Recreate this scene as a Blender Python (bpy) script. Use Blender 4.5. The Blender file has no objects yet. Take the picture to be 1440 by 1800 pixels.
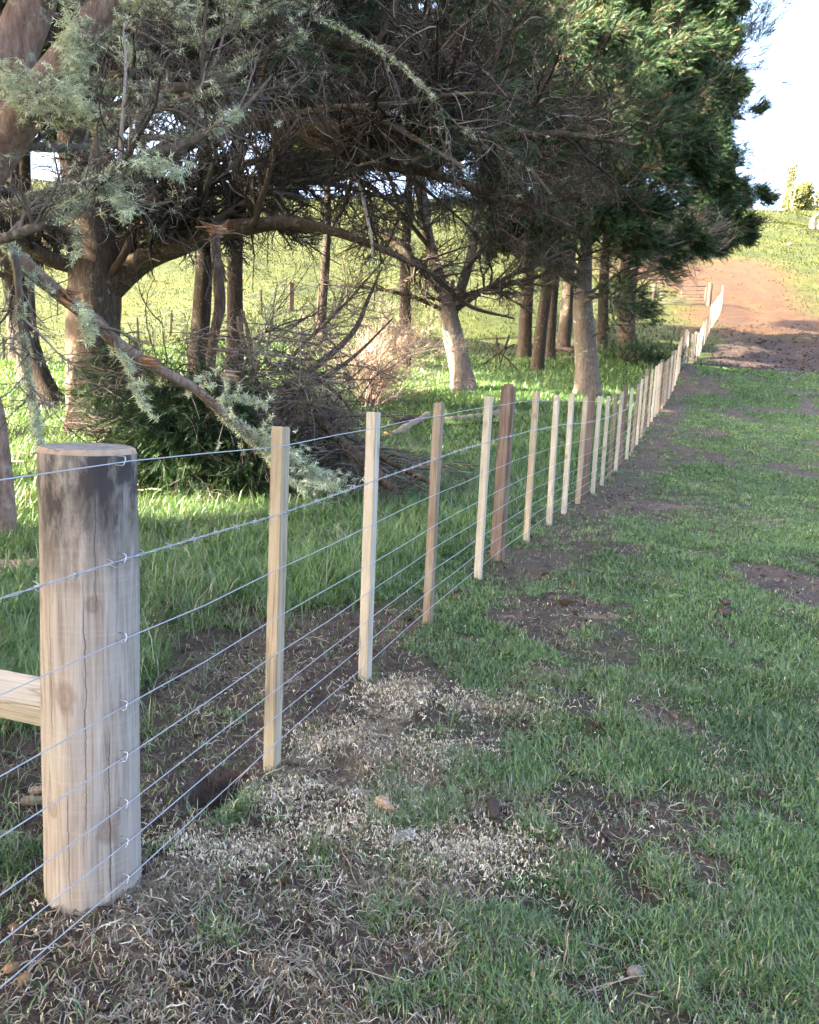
import bpy, math, random
import numpy as np
from mathutils import Vector, Matrix

rad = math.radians
rng = np.random.default_rng(7)
SC = bpy.context.scene
COL = SC.collection

# ------------------------------------------------------------------ camera, sky, sun, exposure
W0, H0, FPX = 1440.0, 1800.0, 1400.0
EYE = np.array([0.0, 0.0, 1.5])
PITCH, ROLL = rad(8.7), rad(2.7)
_r = np.array([1.0, 0, 0]); _u = np.array([0, math.sin(PITCH), math.cos(PITCH)])
CF = np.array([0, math.cos(PITCH), -math.sin(PITCH)])
CR = _r * math.cos(ROLL) + _u * math.sin(ROLL)
CU = -_r * math.sin(ROLL) + _u * math.cos(ROLL)
cd = bpy.data.cameras.new("camera")
cam = bpy.data.objects.new("camera", cd); COL.objects.link(cam)
cd.sensor_fit = 'VERTICAL'; cd.sensor_height = 36.0; cd.sensor_width = 28.8
cd.lens = 36.0 * FPX / H0
cd.clip_start = 0.05; cd.clip_end = 3000
cam.matrix_world = Matrix(((CR[0], CU[0], -CF[0], EYE[0]), (CR[1], CU[1], -CF[1], EYE[1]),
                           (CR[2], CU[2], -CF[2], EYE[2]), (0, 0, 0, 1)))
SC.camera = cam

SUN_EL, SUN_AZ = rad(25.0), math.atan2(-0.93, -0.36)        # azimuth measured from +Y towards +X
SUN = np.array([math.sin(SUN_AZ) * math.cos(SUN_EL), math.cos(SUN_AZ) * math.cos(SUN_EL), math.sin(SUN_EL)])
wd = bpy.data.worlds.new("World"); SC.world = wd; wd.use_nodes = True
nt = wd.node_tree
sky = nt.nodes.new('ShaderNodeTexSky'); sky.sky_type = 'NISHITA'; sky.sun_disc = False
sky.sun_elevation = SUN_EL; sky.sun_rotation = SUN_AZ
sky.air_density = 0.6; sky.dust_density = 6.0; sky.ozone_density = 0.0
bg = nt.nodes['Background']; bg.inputs['Strength'].default_value = 0.08
nt.links.new(sky.outputs[0], bg.inputs['Color'])
sl = bpy.data.lights.new("sun", 'SUN'); sl.energy = 3.0; sl.angle = rad(0.5); sl.color = (1.0, 0.88, 0.68)
so = bpy.data.objects.new("sun", sl); COL.objects.link(so)
so.rotation_euler = Vector(SUN).to_track_quat('Z', 'Y').to_euler()
so.location = tuple(SUN * 60)
SC.view_settings.view_transform = 'Standard'; SC.view_settings.look = 'None'
SC.view_settings.gamma = 1.0; SC.view_settings.exposure = 4.68
SC.cycles.use_denoising = True
SC.cycles.max_bounces = 6; SC.cycles.diffuse_bounces = 3; SC.cycles.transmission_bounces = 3
SC.cycles.glossy_bounces = 2; SC.cycles.transparent_max_bounces = 4
SC.cycles.use_adaptive_sampling = True; SC.cycles.adaptive_threshold = 0.015
SC.cycles.sample_clamp_indirect = 4.0

def at(px, py, Z):
    return EYE + Z * (CF + CR * (px - 720) / FPX - CU * (py - 900) / FPX)

def proj(P):
    d = np.asarray(P) - EYE
    z = d @ CF
    zz = np.where(np.abs(z) < 1e-6, 1e-6, z)
    return 720 + FPX * (d @ CR) / zz, 900 - FPX * (d @ CU) / zz, z

# ------------------------------------------------------------------ noise
def _hash(ix, iy, s):
    h = (ix.astype(np.int64) * 374761393 + iy.astype(np.int64) * 668265263 + s * 974634777) & 0xffffffff
    h = ((h ^ (h >> 13)) * 1274126177) & 0xffffffff
    return ((h ^ (h >> 16)) & 0xffffff) / float(0xffffff)

def vnoise(x, y, s=0):
    x = np.asarray(x, float); y = np.asarray(y, float)
    ix = np.floor(x); iy = np.floor(y); fx = x - ix; fy = y - iy
    fx = fx * fx * (3 - 2 * fx); fy = fy * fy * (3 - 2 * fy)
    a = _hash(ix, iy, s); b = _hash(ix + 1, iy, s); c = _hash(ix, iy + 1, s); d = _hash(ix + 1, iy + 1, s)
    return (a * (1 - fx) + b * fx) * (1 - fy) + (c * (1 - fx) + d * fx) * fy

def fbm(x, y, s=0, o=4):
    v = 0; a = 0.5; t = 0
    for i in range(o):
        v = v + a * vnoise(x * 2 ** i + 17.3 * i, y * 2 ** i - 9.1 * i, s + i); t += a; a *= 0.5
    return v / t

def sstep(a, b, x):
    t = np.clip((x - a) / (b - a), 0, 1)
    return t * t * (3 - 2 * t)

# ------------------------------------------------------------------ terrain height
_gy = np.array([-60, -15, 2, 5.5, 11.5, 16, 21, 30, 36, 42, 48, 60, 90, 130, 160, 260, 600.])
_gz = np.array([-.6, -.1, .13, .30, .38, .75, 1.30, 2.60, 3.35, 5.0, 6.9, 11., 20.0, 30.6, 32.5, 28., 10.])
_gm = np.gradient(_gz, _gy)
def gprof(y):
    y = np.clip(np.asarray(y, float), -59.9, 599.)
    i = np.clip(np.searchsorted(_gy, y) - 1, 0, len(_gy) - 2)
    h = _gy[i + 1] - _gy[i]; t = (y - _gy[i]) / h
    return ((2 * t**3 - 3 * t**2 + 1) * _gz[i] + (t**3 - 2 * t**2 + t) * h * _gm[i]
            + (-2 * t**3 + 3 * t**2) * _gz[i + 1] + (t**3 - t**2) * h * _gm[i + 1])
# (x, y, target z, reach)
_ctl = [(-4.4, 11.5, .60, 3.5), (-17, 34, 1.8, 8), (-6.5, 15, .78, 3), (1.4, 20, 1.60, 4), (4.9, 22, 1.55, 3),
        (-6, 38, 4.8, 7), (5, 42, 6.0, 6), (19, 40, 4.9, 5), (7.8, 28.5, 2.95, 3), (-3.2, 6.2, .22, 2)]
_cx = np.array([c[0] for c in _ctl]); _cy = np.array([c[1] for c in _ctl]); _cr = np.array([c[3] for c in _ctl])
_res = np.array([c[2] for c in _ctl]) - gprof(_cy)
_A = np.exp(-((_cx[:, None] - _cx[None]) ** 2 + (_cy[:, None] - _cy[None]) ** 2) / (_cr[None] ** 2))
_w = np.linalg.solve(_A, _res)
def height(x, y, micro=True):
    x = np.asarray(x, float); y = np.asarray(y, float)
    z = gprof(y)
    for i in range(len(_w)):
        z = z + _w[i] * np.exp(-((x - _cx[i]) ** 2 + (y - _cy[i]) ** 2) / _cr[i] ** 2)
    far = sstep(10, 60, y)
    z = z + (fbm(x * .22, y * .22, 3, 3) - .5) * (.12 + .5 * far) * sstep(1.5, 8, np.hypot(x - .8, y - 4)) 
    z = z + (fbm(x * .05, y * .05, 5, 2) - .5) * 5 * sstep(55, 110, y)
    dirt = np.exp(-((y - 37) / 4.5) ** 2) * sstep(10, 13, x) + sstep(42, 47, y) * (1 - sstep(62, 72, y)) * np.exp(-((x - 16) / 6.0) ** 2)
    dirt = dirt * sstep(.4, 2.5, x - np.interp(y, [21.3, 29.7, 35.7, 48.5], [6.62, 9.85, 12.35, 17.9]))
    z = z + dirt * ((fbm(x * .9, y * .9, 13, 3) - .5) * .7 + (fbm(x * 2.6, y * 2.6, 14, 2) - .5) * .25)
    if micro:
        k = 1 - sstep(8, 30, y)
        z = z + (fbm(x * 2.2, y * 2.2, 11, 3) - .5) * .07 * k + (fbm(x * 9, y * 9, 12, 2) - .5) * .022 * k
        z = z + .032 * np.exp(-((x + .75) / .34) ** 2 - ((y - 1.84) / .3) ** 2)
        # the auger hole left beside the first batten
        z = z - .26 * np.exp(-(((x + .61) / .075) ** 2 + ((y - 2.50) / .10) ** 2) ** 2)
    return z

def gnd(px, py):
    """World point where the photo's pixel meets the ground."""
    d = CF + CR * (px - 720) / FPX - CU * (py - 900) / FPX
    t = np.linspace(.6, 12, 1500) if py > 820 else np.concatenate([np.linspace(2, 60, 6000), np.linspace(60, 200, 2000)])
    P = EYE[None] + t[:, None] * d[None]
    below = P[:, 2] < height(P[:, 0], P[:, 1], False)
    i = int(np.argmax(below)) if below.any() else len(t) - 1
    return P[i]

def gz(x, y):
    return float(height(np.array([x]), np.array([y]))[0])

# ------------------------------------------------------------------ object helpers
def tag(o, label=None, cat=None, group=None, kind=None):
    if label: o['label'] = label
    if cat: o['category'] = cat
    if group: o['group'] = group
    if kind: o['kind'] = kind
    return o

def empty(name, loc=(0, 0, 0)):
    o = bpy.data.objects.new(name, None); COL.objects.link(o); o.location = tuple(loc)
    o.empty_display_size = .2
    return o

def link_mesh(name, me, parent=None):
    o = bpy.data.objects.new(name, me); COL.objects.link(o)
    if parent is not None:
        o.parent = parent
    return o

def mesh_from(name, V, F, mat, attrs=None, smooth=True):
    """V (n,3); F list of arrays, each (m,k)."""
    me = bpy.data.meshes.new(name)
    V = np.ascontiguousarray(V, dtype=np.float32)
    me.vertices.add(len(V)); me.vertices.foreach_set('co', V.ravel())
    if not isinstance(F, list): F = [F]
    F = [np.asarray(f, dtype=np.int32) for f in F if len(f)]
    nl = sum(f.size for f in F); nf = sum(len(f) for f in F)
    me.loops.add(nl); me.loops.foreach_set('vertex_index', np.concatenate([f.ravel() for f in F]))
    tot = np.concatenate([np.full(len(f), f.shape[1], np.int32) for f in F])
    me.polygons.add(nf)
    me.polygons.foreach_set('loop_start', np.concatenate([[0], np.cumsum(tot)[:-1]]).astype(np.int32))
    me.polygons.foreach_set('loop_total', tot)
    me.polygons.foreach_set('use_smooth', np.full(nf, smooth))
    for k, v in (attrs or {}).items():
        a = me.attributes.new(k, 'FLOAT', 'POINT'); a.data.foreach_set('value', np.asarray(v, np.float32).ravel())
    me.update(calc_edges=True)
    if mat: me.materials.append(mat)
    return me

def norm(v):
    return v / np.maximum(np.linalg.norm(v, axis=-1, keepdims=True), 1e-9)

def tubes(P, R, k, caps=True):
    """P (M,n,3), R (M,n): M tubes of k sides -> V, [F]."""
    P = np.asarray(P, float); R = np.asarray(R, float)
    M, n, _ = P.shape
    T = np.empty_like(P); T[:, 1:-1] = P[:, 2:] - P[:, :-2]; T[:, 0] = P[:, 1] - P[:, 0]; T[:, -1] = P[:, -1] - P[:, -2]
    T = norm(T)
    ax = np.eye(3)[np.argmin(np.abs(T[:, 0] + T[:, -1]), axis=1)]
    N = norm(np.cross(T, ax[:, None, :])); B = np.cross(T, N)
    a = np.linspace(0, 2 * np.pi, k, endpoint=False)
    V = (P[:, :, None] + R[:, :, None, None] * (np.cos(a)[None, None, :, None] * N[:, :, None] + np.sin(a)[None, None, :, None] * B[:, :, None]))
    V = V.reshape(-1, 3)
    i = np.arange(n - 1)[:, None]; j = np.arange(k)[None]
    q = np.stack([i * k + j, i * k + (j + 1) % k, (i + 1) * k + (j + 1) % k, (i + 1) * k + j], -1).reshape(-1, 4)
    F = (q[None] + (np.arange(M) * n * k)[:, None, None]).reshape(-1, 4)
    out = [F]
    if caps:
        c0 = np.arange(k)[::-1][None] + (np.arange(M) * n * k)[:, None]
        c1 = np.arange(k)[None] + (n - 1) * k + (np.arange(M) * n * k)[:, None]
        out.append(np.concatenate([c0, c1]))
    return V, out

def join(parts):
    Vs, Fs, o = [], {}, 0
    for V, F in parts:
        Vs.append(V)
        for f in F:
            Fs.setdefault(f.shape[1], []).append(f + o)
        o += len(V)
    return np.concatenate(Vs), [np.concatenate(v) for v in Fs.values()]

def resample(pts, n, smooth=True):
    """Catmull-Rom resample of a polyline (last column may be a radius)."""
    pts = np.asarray(pts, float)
    if len(pts) < 3:
        t = np.linspace(0, 1, n)[:, None]; return pts[0] * (1 - t) + pts[-1] * t
    e = np.vstack([2 * pts[0] - pts[1], pts, 2 * pts[-1] - pts[-2]])
    u = np.linspace(0, len(pts) - 1 - 1e-6, n); i = u.astype(int); t = (u - i)[:, None]
    p0, p1, p2, p3 = e[i], e[i + 1], e[i + 2], e[i + 3]
    return .5 * ((2 * p1) + (-p0 + p2) * t + (2 * p0 - 5 * p1 + 4 * p2 - p3) * t ** 2 + (-p0 + 3 * p1 - 3 * p2 + p3) * t ** 3)

# ------------------------------------------------------------------ materials
def new_mat(name):
    m = bpy.data.materials.new(name); m.use_nodes = True
    n = m.node_tree; n.nodes.clear()
    out = n.nodes.new('ShaderNodeOutputMaterial')
    return m, n, out

class NB:
    def __init__(s, n): s.n = n
    def new(s, t, **kw):
        x = s.n.nodes.new(t)
        for k, v in kw.items(): setattr(x, k, v)
        return x
    def lk(s, a, b): s.n.links.new(a, b)
    def coords(s, scale=(1, 1, 1), kind='Object'):
        tc = s.new('ShaderNodeTexCoord'); mp = s.new('ShaderNodeMapping')
        mp.inputs['Scale'].default_value = scale
        s.lk(tc.outputs[kind], mp.inputs['Vector']); return mp.outputs[0]
    def noise(s, vec, scale, detail=4, rough=.55, dist=0):
        x = s.new('ShaderNodeTexNoise'); x.inputs['Scale'].default_value = scale
        x.inputs['Detail'].default_value = detail; x.inputs['Roughness'].default_value = rough
        x.inputs['Distortion'].default_value = dist
        if vec is not None: s.lk(vec, x.inputs['Vector'])
        return x.outputs['Fac']
    def ramp(s, fac, stops):
        r = s.new('ShaderNodeValToRGB'); e = r.color_ramp.elements
        while len(e) < len(stops): e.new(.5)
        for q, (p, c) in zip(e, stops):
            q.position = p; q.color = (*c, 1) if len(c) == 3 else c
        s.lk(fac, r.inputs[0]); return r.outputs[0]
    def mix(s, fac, a, b, mode='MIX'):
        m = s.new('ShaderNodeMix', data_type='RGBA', blend_type=mode)
        for v, k in ((fac, 0), (a, 6), (b, 7)):
            if hasattr(v, 'is_linked'): s.lk(v, m.inputs[k])
            else: m.inputs[k].default_value = v if k == 0 else (*v, 1)
        return m.outputs[2]
    def math(s, op, a, b=0.0, clamp=False):
        m = s.new('ShaderNodeMath', operation=op, use_clamp=clamp)
        for v, k in ((a, 0), (b, 1)):
            if hasattr(v, 'is_linked'): s.lk(v, m.inputs[k])
            else: m.inputs[k].default_value = v
        return m.outputs[0]
    def attr(s, name):
        a = s.new('ShaderNodeAttribute', attribute_name=name); return a.outputs['Fac']
    def bsdf(s, col, rough=.8, spec=.3, metal=0):
        b = s.new('ShaderNodeBsdfPrincipled')
        if hasattr(col, 'is_linked'): s.lk(col, b.inputs['Base Color'])
        else: b.inputs['Base Color'].default_value = (*col, 1)
        if hasattr(rough, 'is_linked'): s.lk(rough, b.inputs['Roughness'])
        else: b.inputs['Roughness'].default_value = rough
        b.inputs['Specular IOR Level'].default_value = spec; b.inputs['Metallic'].default_value = metal
        return b
    def bump(s, h, strength, dist, bsdf):
        b = s.new('ShaderNodeBump'); b.inputs['Strength'].default_value = strength; b.inputs['Distance'].default_value = dist
        s.lk(h, b.inputs['Height']); s.lk(b.outputs[0], bsdf.inputs['Normal'])

def leafy(name, ramp, dry=None, transl=.3, gloss=.08):
    """Foliage/grass: per-leaf random colour, some light passing through."""
    m, n, out = new_mat(name); b = NB(n)
    c = b.ramp(b.attr('rnd'), ramp)
    if dry: c = b.mix(b.attr('dry'), c, b.ramp(b.attr('rnd'), dry))
    d = b.new('ShaderNodeBsdfDiffuse'); t = b.new('ShaderNodeBsdfTranslucent'); g = b.new('ShaderNodeBsdfGlossy')
    g.inputs['Roughness'].default_value = .45; g.inputs['Color'].default_value = (.8, .8, .8, 1)
    b.lk(c, d.inputs['Color'])
    tc = b.mix(1.0, c, (1.25, 1.1, .5), 'MULTIPLY'); b.lk(tc, t.inputs['Color'])
    m1 = b.new('ShaderNodeMixShader'); m1.inputs[0].default_value = transl
    b.lk(d.outputs[0], m1.inputs[1]); b.lk(t.outputs[0], m1.inputs[2])
    m2 = b.new('ShaderNodeMixShader'); m2.inputs[0].default_value = gloss
    b.lk(m1.outputs[0], m2.inputs[1]); b.lk(g.outputs[0], m2.inputs[2])
    b.lk(m2.outputs[0], out.inputs['Surface'])
    return m

M = {}
STRAW = [(0, (.07, .05, .035)), (.5, (.22, .18, .13)), (.8, (.42, .37, .28)), (1, (.66, .61, .50))]
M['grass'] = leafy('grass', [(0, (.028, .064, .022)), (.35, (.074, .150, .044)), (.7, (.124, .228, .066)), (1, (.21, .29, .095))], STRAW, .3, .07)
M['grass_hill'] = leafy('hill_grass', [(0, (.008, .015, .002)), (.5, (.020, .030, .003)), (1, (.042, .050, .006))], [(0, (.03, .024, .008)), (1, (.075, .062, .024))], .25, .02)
M['needle'] = leafy('cypress_foliage', [(0, (.006, .015, .008)), (.5, (.016, .038, .017)), (.85, (.036, .070, .026)), (1, (.075, .085, .03))],
                    [(0, (.10, .055, .03)), (1, (.20, .135, .08))], .12, .015)
M['lichen'] = leafy('lichen', [(0, (.20, .235, .17)), (.5, (.50, .575, .44)), (.95, (.76, .83, .68)), (1, (.62, .50, .08))], None, .2, .0)
M['shavings'] = leafy('wood_shavings', [(0, (.42, .34, .22)), (.5, (.68, .60, .45)), (1, (.88, .82, .68))], None, .12, .03)

def bark(name, dark, mid, light, lich=.35, vs=.16):
    m, n, out = new_mat(name); b = NB(n)
    v = b.coords((1, 1, vs)); v2 = b.coords((1, 1, 1))
    n1 = b.noise(v, 26, 6, .7, .4); n2 = b.noise(v2, 2.2, 4, .6)
    c = b.ramp(n1, [(.30, dark), (.5, mid), (.72, light)])
    c = b.mix(b.math('MULTIPLY', n2, .6), c, mid)
    li = b.noise(v2, 9, 5, .7)
    patch = b.noise(v2, 1.6, 2)
    f = b.math('MULTIPLY', b.ramp(li, [(.56, (0, 0, 0)), (.64, (1, 1, 1))]), b.ramp(patch, [(.42, (0, 0, 0)), (.62, (1, 1, 1))]))
    c = b.mix(b.math('MULTIPLY', f, lich), c, (.36, .42, .33))
    s = b.bsdf(c, .9, .15); b.bump(n1, .9, .03, s)
    b.lk(s.outputs[0], out.inputs['Surface']); return m
M['bark'] = bark('grey_brown_bark', (.02, .014, .01), (.065, .047, .034), (.15, .118, .09), .4)
M['bark_red'] = bark('red_brown_bark', (.09, .055, .042), (.22, .15, .12), (.42, .34, .29), 1.0, .3)
M['bark_dark'] = bark('dark_bark', (.012, .009, .007), (.038, .029, .022), (.085, .067, .052), .25)
M['bark_grey'] = bark('grey_bark', (.045, .036, .029), (.125, .102, .083), (.25, .215, .18), .8)

def twigmat(name, stops):
    m, n, out = new_mat(name); b = NB(n)
    c = b.ramp(b.attr('rnd'), stops)
    s = b.bsdf(c, .85, .2); b.lk(s.outputs[0], out.inputs['Surface']); return m
M['twig'] = twigmat('bare_twig', [(0, (.014, .010, .0075)), (.45, (.045, .034, .025)), (.75, (.12, .098, .077)), (1, (.42, .37, .31))])
M['twig_grey'] = twigmat('grey_twig', [(0, (.05, .041, .034)), (.5, (.16, .135, .115)), (.8, (.32, .285, .25)), (1, (.50, .46, .41))])
M['twig_pink'] = twigmat('pink_brown_twig', [(0, (.12, .08, .065)), (.5, (.24, .175, .14)), (1, (.42, .34, .27))])

def timber(name, a, bcol, c_, stain=0.0, top=None, grain=30, knots=True, crack=.5):
    """Sawn or peeled timber, grain along local Z."""
    m, n, out = new_mat(name); b = NB(n)
    oi = b.new('ShaderNodeObjectInfo')
    tc = b.new('ShaderNodeTexCoord')
    off = b.new('ShaderNodeVectorMath', operation='ADD')
    sc = b.new('ShaderNodeVectorMath', operation='SCALE'); sc.inputs['Scale'].default_value = 13.0
    cmb = b.new('ShaderNodeCombineXYZ')
    for k in range(3): b.lk(oi.outputs['Random'], cmb.inputs[k])
    b.lk(cmb.outputs[0], sc.inputs[0]); b.lk(tc.outputs['Object'], off.inputs[0]); b.lk(sc.outputs[0], off.inputs[1])
    def mp(scale):
        x = b.new('ShaderNodeMapping'); x.inputs['Scale'].default_value = scale; b.lk(off.outputs[0], x.inputs[0]); return x.outputs[0]
    g = b.noise(mp((1, 1, .045)), grain * 3, 5, .65, .8)
    big = b.noise(mp((1, 1, .35)), 5, 4, .6)
    col = b.ramp(g, [(.28, a), (.5, bcol), (.75, c_)])
    col = b.mix(b.math('MULTIPLY', b.ramp(big, [(.35, (0, 0, 0)), (.75, (1, 1, 1))]), .45), col, tuple(.62 * x for x in a))
    gs = b.noise(mp((1, 1, .5)), 3.1, 3, .5)
    col = b.mix(b.math('MULTIPLY', b.ramp(gs, [(.5, (0, 0, 0)), (.7, (1, 1, 1))]), .3), col, (.30, .32, .27))
    if knots:
        vo = b.new('ShaderNodeTexVoronoi'); vo.inputs['Scale'].default_value = 5; b.lk(mp((1.6, 1.6, .8)), vo.inputs['Vector'])
        kf = b.ramp(vo.outputs['Distance'], [(.0, (1, 1, 1)), (.10, (.5, .5, .5)), (.16, (0, 0, 0))])
        col = b.mix(b.math('MULTIPLY', kf, .7), col, (.16, .09, .045))
    if crack:
        cr = b.noise(mp((1, 1, .05)), 15, 3, .5, .3)
        cf = b.ramp(cr, [(.475, (0, 0, 0)), (.5, (1, 1, 1)), (.525, (0, 0, 0))])
        cm = b.noise(mp((1, 1, .4)), 4, 2)
        cf = b.math('MULTIPLY', cf, b.ramp(cm, [(.5, (0, 0, 0)), (.62, (1, 1, 1))]))
        col = b.mix(b.math('MULTIPLY', cf, crack), col, (.05, .035, .025))
    if top is not None:                                        # weather stain below the sawn top
        sep = b.new('ShaderNodeSeparateXYZ'); b.lk(tc.outputs['Object'], sep.inputs[0])
        nn = b.noise(mp((1, 1, .22)), 9, 5, .7)
        h = b.math('ADD', sep.outputs['Z'], b.math('MULTIPLY', b.math('SUBTRACT', nn, .5), .95))
        f = b.math('DIVIDE', b.math('SUBTRACT', h, top - .22), .26, True)
        saw = b.noise(mp((.35, .35, 9)), 11, 3, .6)
        col = b.mix(b.math('MULTIPLY', b.ramp(saw, [(.5, (0, 0, 0)), (.7, (1, 1, 1))]), .16), col, (.42, .38, .32))
        for kx, ky, kz_, kr in ((-.02, -.115, .72, .035), (.05, -.105, .95, .02), (-.06, -.10, .42, .02), (.07, -.09, .36, .028)):
            vs_ = b.new('ShaderNodeVectorMath', operation='DISTANCE'); sv = b.new('ShaderNodeMapping'); sv.inputs['Scale'].default_value = (1, 1, .7); b.lk(tc.outputs['Object'], sv.inputs[0])
            b.lk(sv.outputs[0], vs_.inputs[0]); vs_.inputs[1].default_value = (kx, ky, kz_ * .7)
            dk = b.math('ADD', b.math('DIVIDE', vs_.outputs['Value'], kr), b.math('MULTIPLY', b.math('SUBTRACT', b.noise(mp((1, 1, 1)), 30, 3), .5), .8))
            col = b.mix(b.math('MULTIPLY', b.ramp(dk, [(.0, (.9, .9, .9)), (.35, (.55, .55, .55)), (.6, (.75, .75, .75)), (1.0, (0, 0, 0))]), .75), col, (.13, .08, .055))
        blot = b.ramp(b.noise(mp((1, 1, .4)), 16, 5, .7), [(.40, (.25, .25, .25)), (.56, (1, 1, 1))])
        col = b.mix(b.math('MULTIPLY', b.math('MULTIPLY', f, blot), .96), col, (.034, .031, .031))
    hgt = g
    if top is not None:                                        # drying cracks down the round post
        sp3 = b.new('ShaderNodeSeparateXYZ'); b.lk(tc.outputs['Object'], sp3.inputs[0])
        an = b.math('ARCTAN2', sp3.outputs['Y'], sp3.outputs['X'])
        zv = b.new('ShaderNodeMapping'); zv.inputs['Scale'].default_value = (.15, .15, 1); b.lk(tc.outputs['Object'], zv.inputs[0])
        wob = b.math('MULTIPLY', b.math('SUBTRACT', b.noise(zv.outputs[0], 9, 5, .7), .5), .22)
        for a0, z0_, z1_, wd_ in ((-.98, .12, .66, .022), (-1.42, .30, 1.02, .016), (-1.80, .15, .50, .016), (-1.15, .90, 1.28, .012), (-2.15, .6, 1.0, .012)):
            dd = b.math('ABSOLUTE', b.math('ADD', b.math('SUBTRACT', an, a0 + (wd_ * 7)), wob))
            zc = b.math('ABSOLUTE', b.math('SUBTRACT', sp3.outputs['Z'], (z0_ + z1_) / 2))
            tp = b.math('SUBTRACT', 1.0, b.math('DIVIDE', zc, (z1_ - z0_) / 2), True)
            cf = b.math('MULTIPLY', b.math('SUBTRACT', 1.0, b.math('DIVIDE', dd, wd_), True), b.math('MULTIPLY', tp, 3.0, True))
            col = b.mix(b.math('MULTIPLY', cf, .95), col, (.035, .024, .018))
            hgt = b.math('SUBTRACT', hgt, b.math('MULTIPLY', cf, 2.5))
    s = b.bsdf(col, .78, .2); b.bump(hgt, .35, .004, s)
    b.lk(s.outputs[0], out.inputs['Surface']); return m
M['pine'] = timber('fresh_pine', (.22, .175, .115), (.33, .28, .20), (.42, .37, .28))
M['pine_pale'] = timber('pale_pine', (.31, .275, .21), (.41, .375, .305), (.50, .465, .39))
M['pine_brown'] = timber('brown_pine', (.12, .09, .066), (.21, .165, .122), (.32, .265, .20))
M['post_brown'] = timber('brown_post', (.085, .062, .050), (.155, .115, .092), (.26, .21, .17))
M['pine_grey'] = timber('grey_pine', (.25, .22, .175), (.37, .34, .28), (.47, .44, .38))
M['strainer'] = timber('strainer_wood', (.16, .125, .10), (.285, .25, .215), (.385, .355, .315), top=1.22, grain=26, crack=.95)
M['old_wood'] = timber('old_wood', (.14, .10, .075), (.26, .20, .155), (.38, .32, .26))
M['split_orange'] = timber('split_fresh_wood', (.20, .085, .04), (.36, .19, .095), (.48, .31, .19), knots=False, crack=.6, grain=60)

def plain(name, col, rough=.6, spec=.4, metal=0, var=.25, scale=30):
    m, n, out = new_mat(name); b = NB(n)
    f = b.noise(b.coords(), scale, 3)
    c = b.mix(f, tuple(x * (1 - var) for x in col), tuple(min(1, x * (1 + var)) for x in col))
    s = b.bsdf(c, rough, spec, metal); b.lk(s.outputs[0], out.inputs['Surface']); return m
M['wire'] = plain('galvanised_wire', (.36, .38, .42), .45, .5, .6, .12)
M['stone'] = plain('clay_stone', (.20, .125, .07), .95, .1, 0, .35, 25)
M['stone_grey'] = plain('grey_stone', (.16, .14, .13), .95, .1, 0, .35, 25)
M['clod'] = plain('dark_clod', (.06, .05, .045), .95, .1, 0, .5, 60)
M['iron'] = plain('grey_gate_steel', (.07, .068, .065), .5, .5, .4, .15)
M['char'] = plain('dark_dead_wood', (.05, .04, .033), .95, .1, 0, .5, 9)

def ground_mat():
    m, n, out = new_mat('ground'); b = NB(n)
    v = b.coords((1, 1, 1))
    n1 = b.noise(v, 3, 6, .65); n2 = b.noise(v, 28, 5, .7); n3 = b.noise(v, .35, 4, .6)
    soil = b.ramp(n2, [(.25, (.022, .0145, .011)), (.5, (.062, .043, .034)), (.75, (.13, .098, .080))])
    thatch = b.ramp(n2, [(.25, (.016, .024, .008)), (.55, (.038, .058, .017)), (.8, (.085, .105, .035))])
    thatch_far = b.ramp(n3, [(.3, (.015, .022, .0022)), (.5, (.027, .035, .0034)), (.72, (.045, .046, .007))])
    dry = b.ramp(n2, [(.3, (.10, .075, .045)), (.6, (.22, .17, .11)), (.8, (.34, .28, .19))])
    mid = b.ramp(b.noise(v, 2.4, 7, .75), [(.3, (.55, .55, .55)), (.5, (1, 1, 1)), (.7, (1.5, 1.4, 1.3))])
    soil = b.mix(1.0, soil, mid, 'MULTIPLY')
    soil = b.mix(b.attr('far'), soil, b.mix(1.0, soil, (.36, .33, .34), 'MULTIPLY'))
    redc = b.ramp(b.noise(v, 1.8, 8, .8), [(.3, (.019, .0080, .0028)), (.55, (.046, .0215, .0072)), (.75, (.072, .038, .0135))])
    def sharp(a, w=.25):
        x = b.math('ADD', b.attr(a), b.math('MULTIPLY', b.math('SUBTRACT', n1, .5), .9))
        x = b.math('ADD', x, b.math('MULTIPLY', b.math('SUBTRACT', n2, .5), .4))
        return b.ramp(x, [(.5 - w, (0, 0, 0)), (.5 + w, (1, 1, 1))])
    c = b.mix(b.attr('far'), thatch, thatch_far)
    c = b.mix(sharp('mud'), c, soil)
    c = b.mix(sharp('straw'), c, dry)
    c = b.mix(sharp('red'), c, redc)
    s = b.bsdf(c, b.ramp(n2, [(.3, (.6, .6, .6)), (.6, (.95, .95, .95))]), .25)
    hh = b.math('ADD', n2, b.math('MULTIPLY', b.noise(v, 90, 4, .7), .5))
    b.bump(hh, .8, .03, s)
    b.lk(s.outputs[0], out.inputs['Surface']); return m
M['ground'] = ground_mat()

# ------------------------------------------------------------------ where the ground is bare, dry or red
FX0, FK = -0.67 - .36 * 1.89, .376            # fence wire line: x = FX0 + FK*y (near part)
_fy = np.array([-8, 0, 1.89, 2.65, 4.23, 9.08, 11.65, 21.3, 29.7, 35.7, 48.5])
_fx = np.array([-4.2, -1.37, -.672, -.420, .152, 2.01, 2.97, 6.62, 9.85, 12.35, 17.9])
def fence_x(y): return np.interp(y, _fy, _fx)

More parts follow.
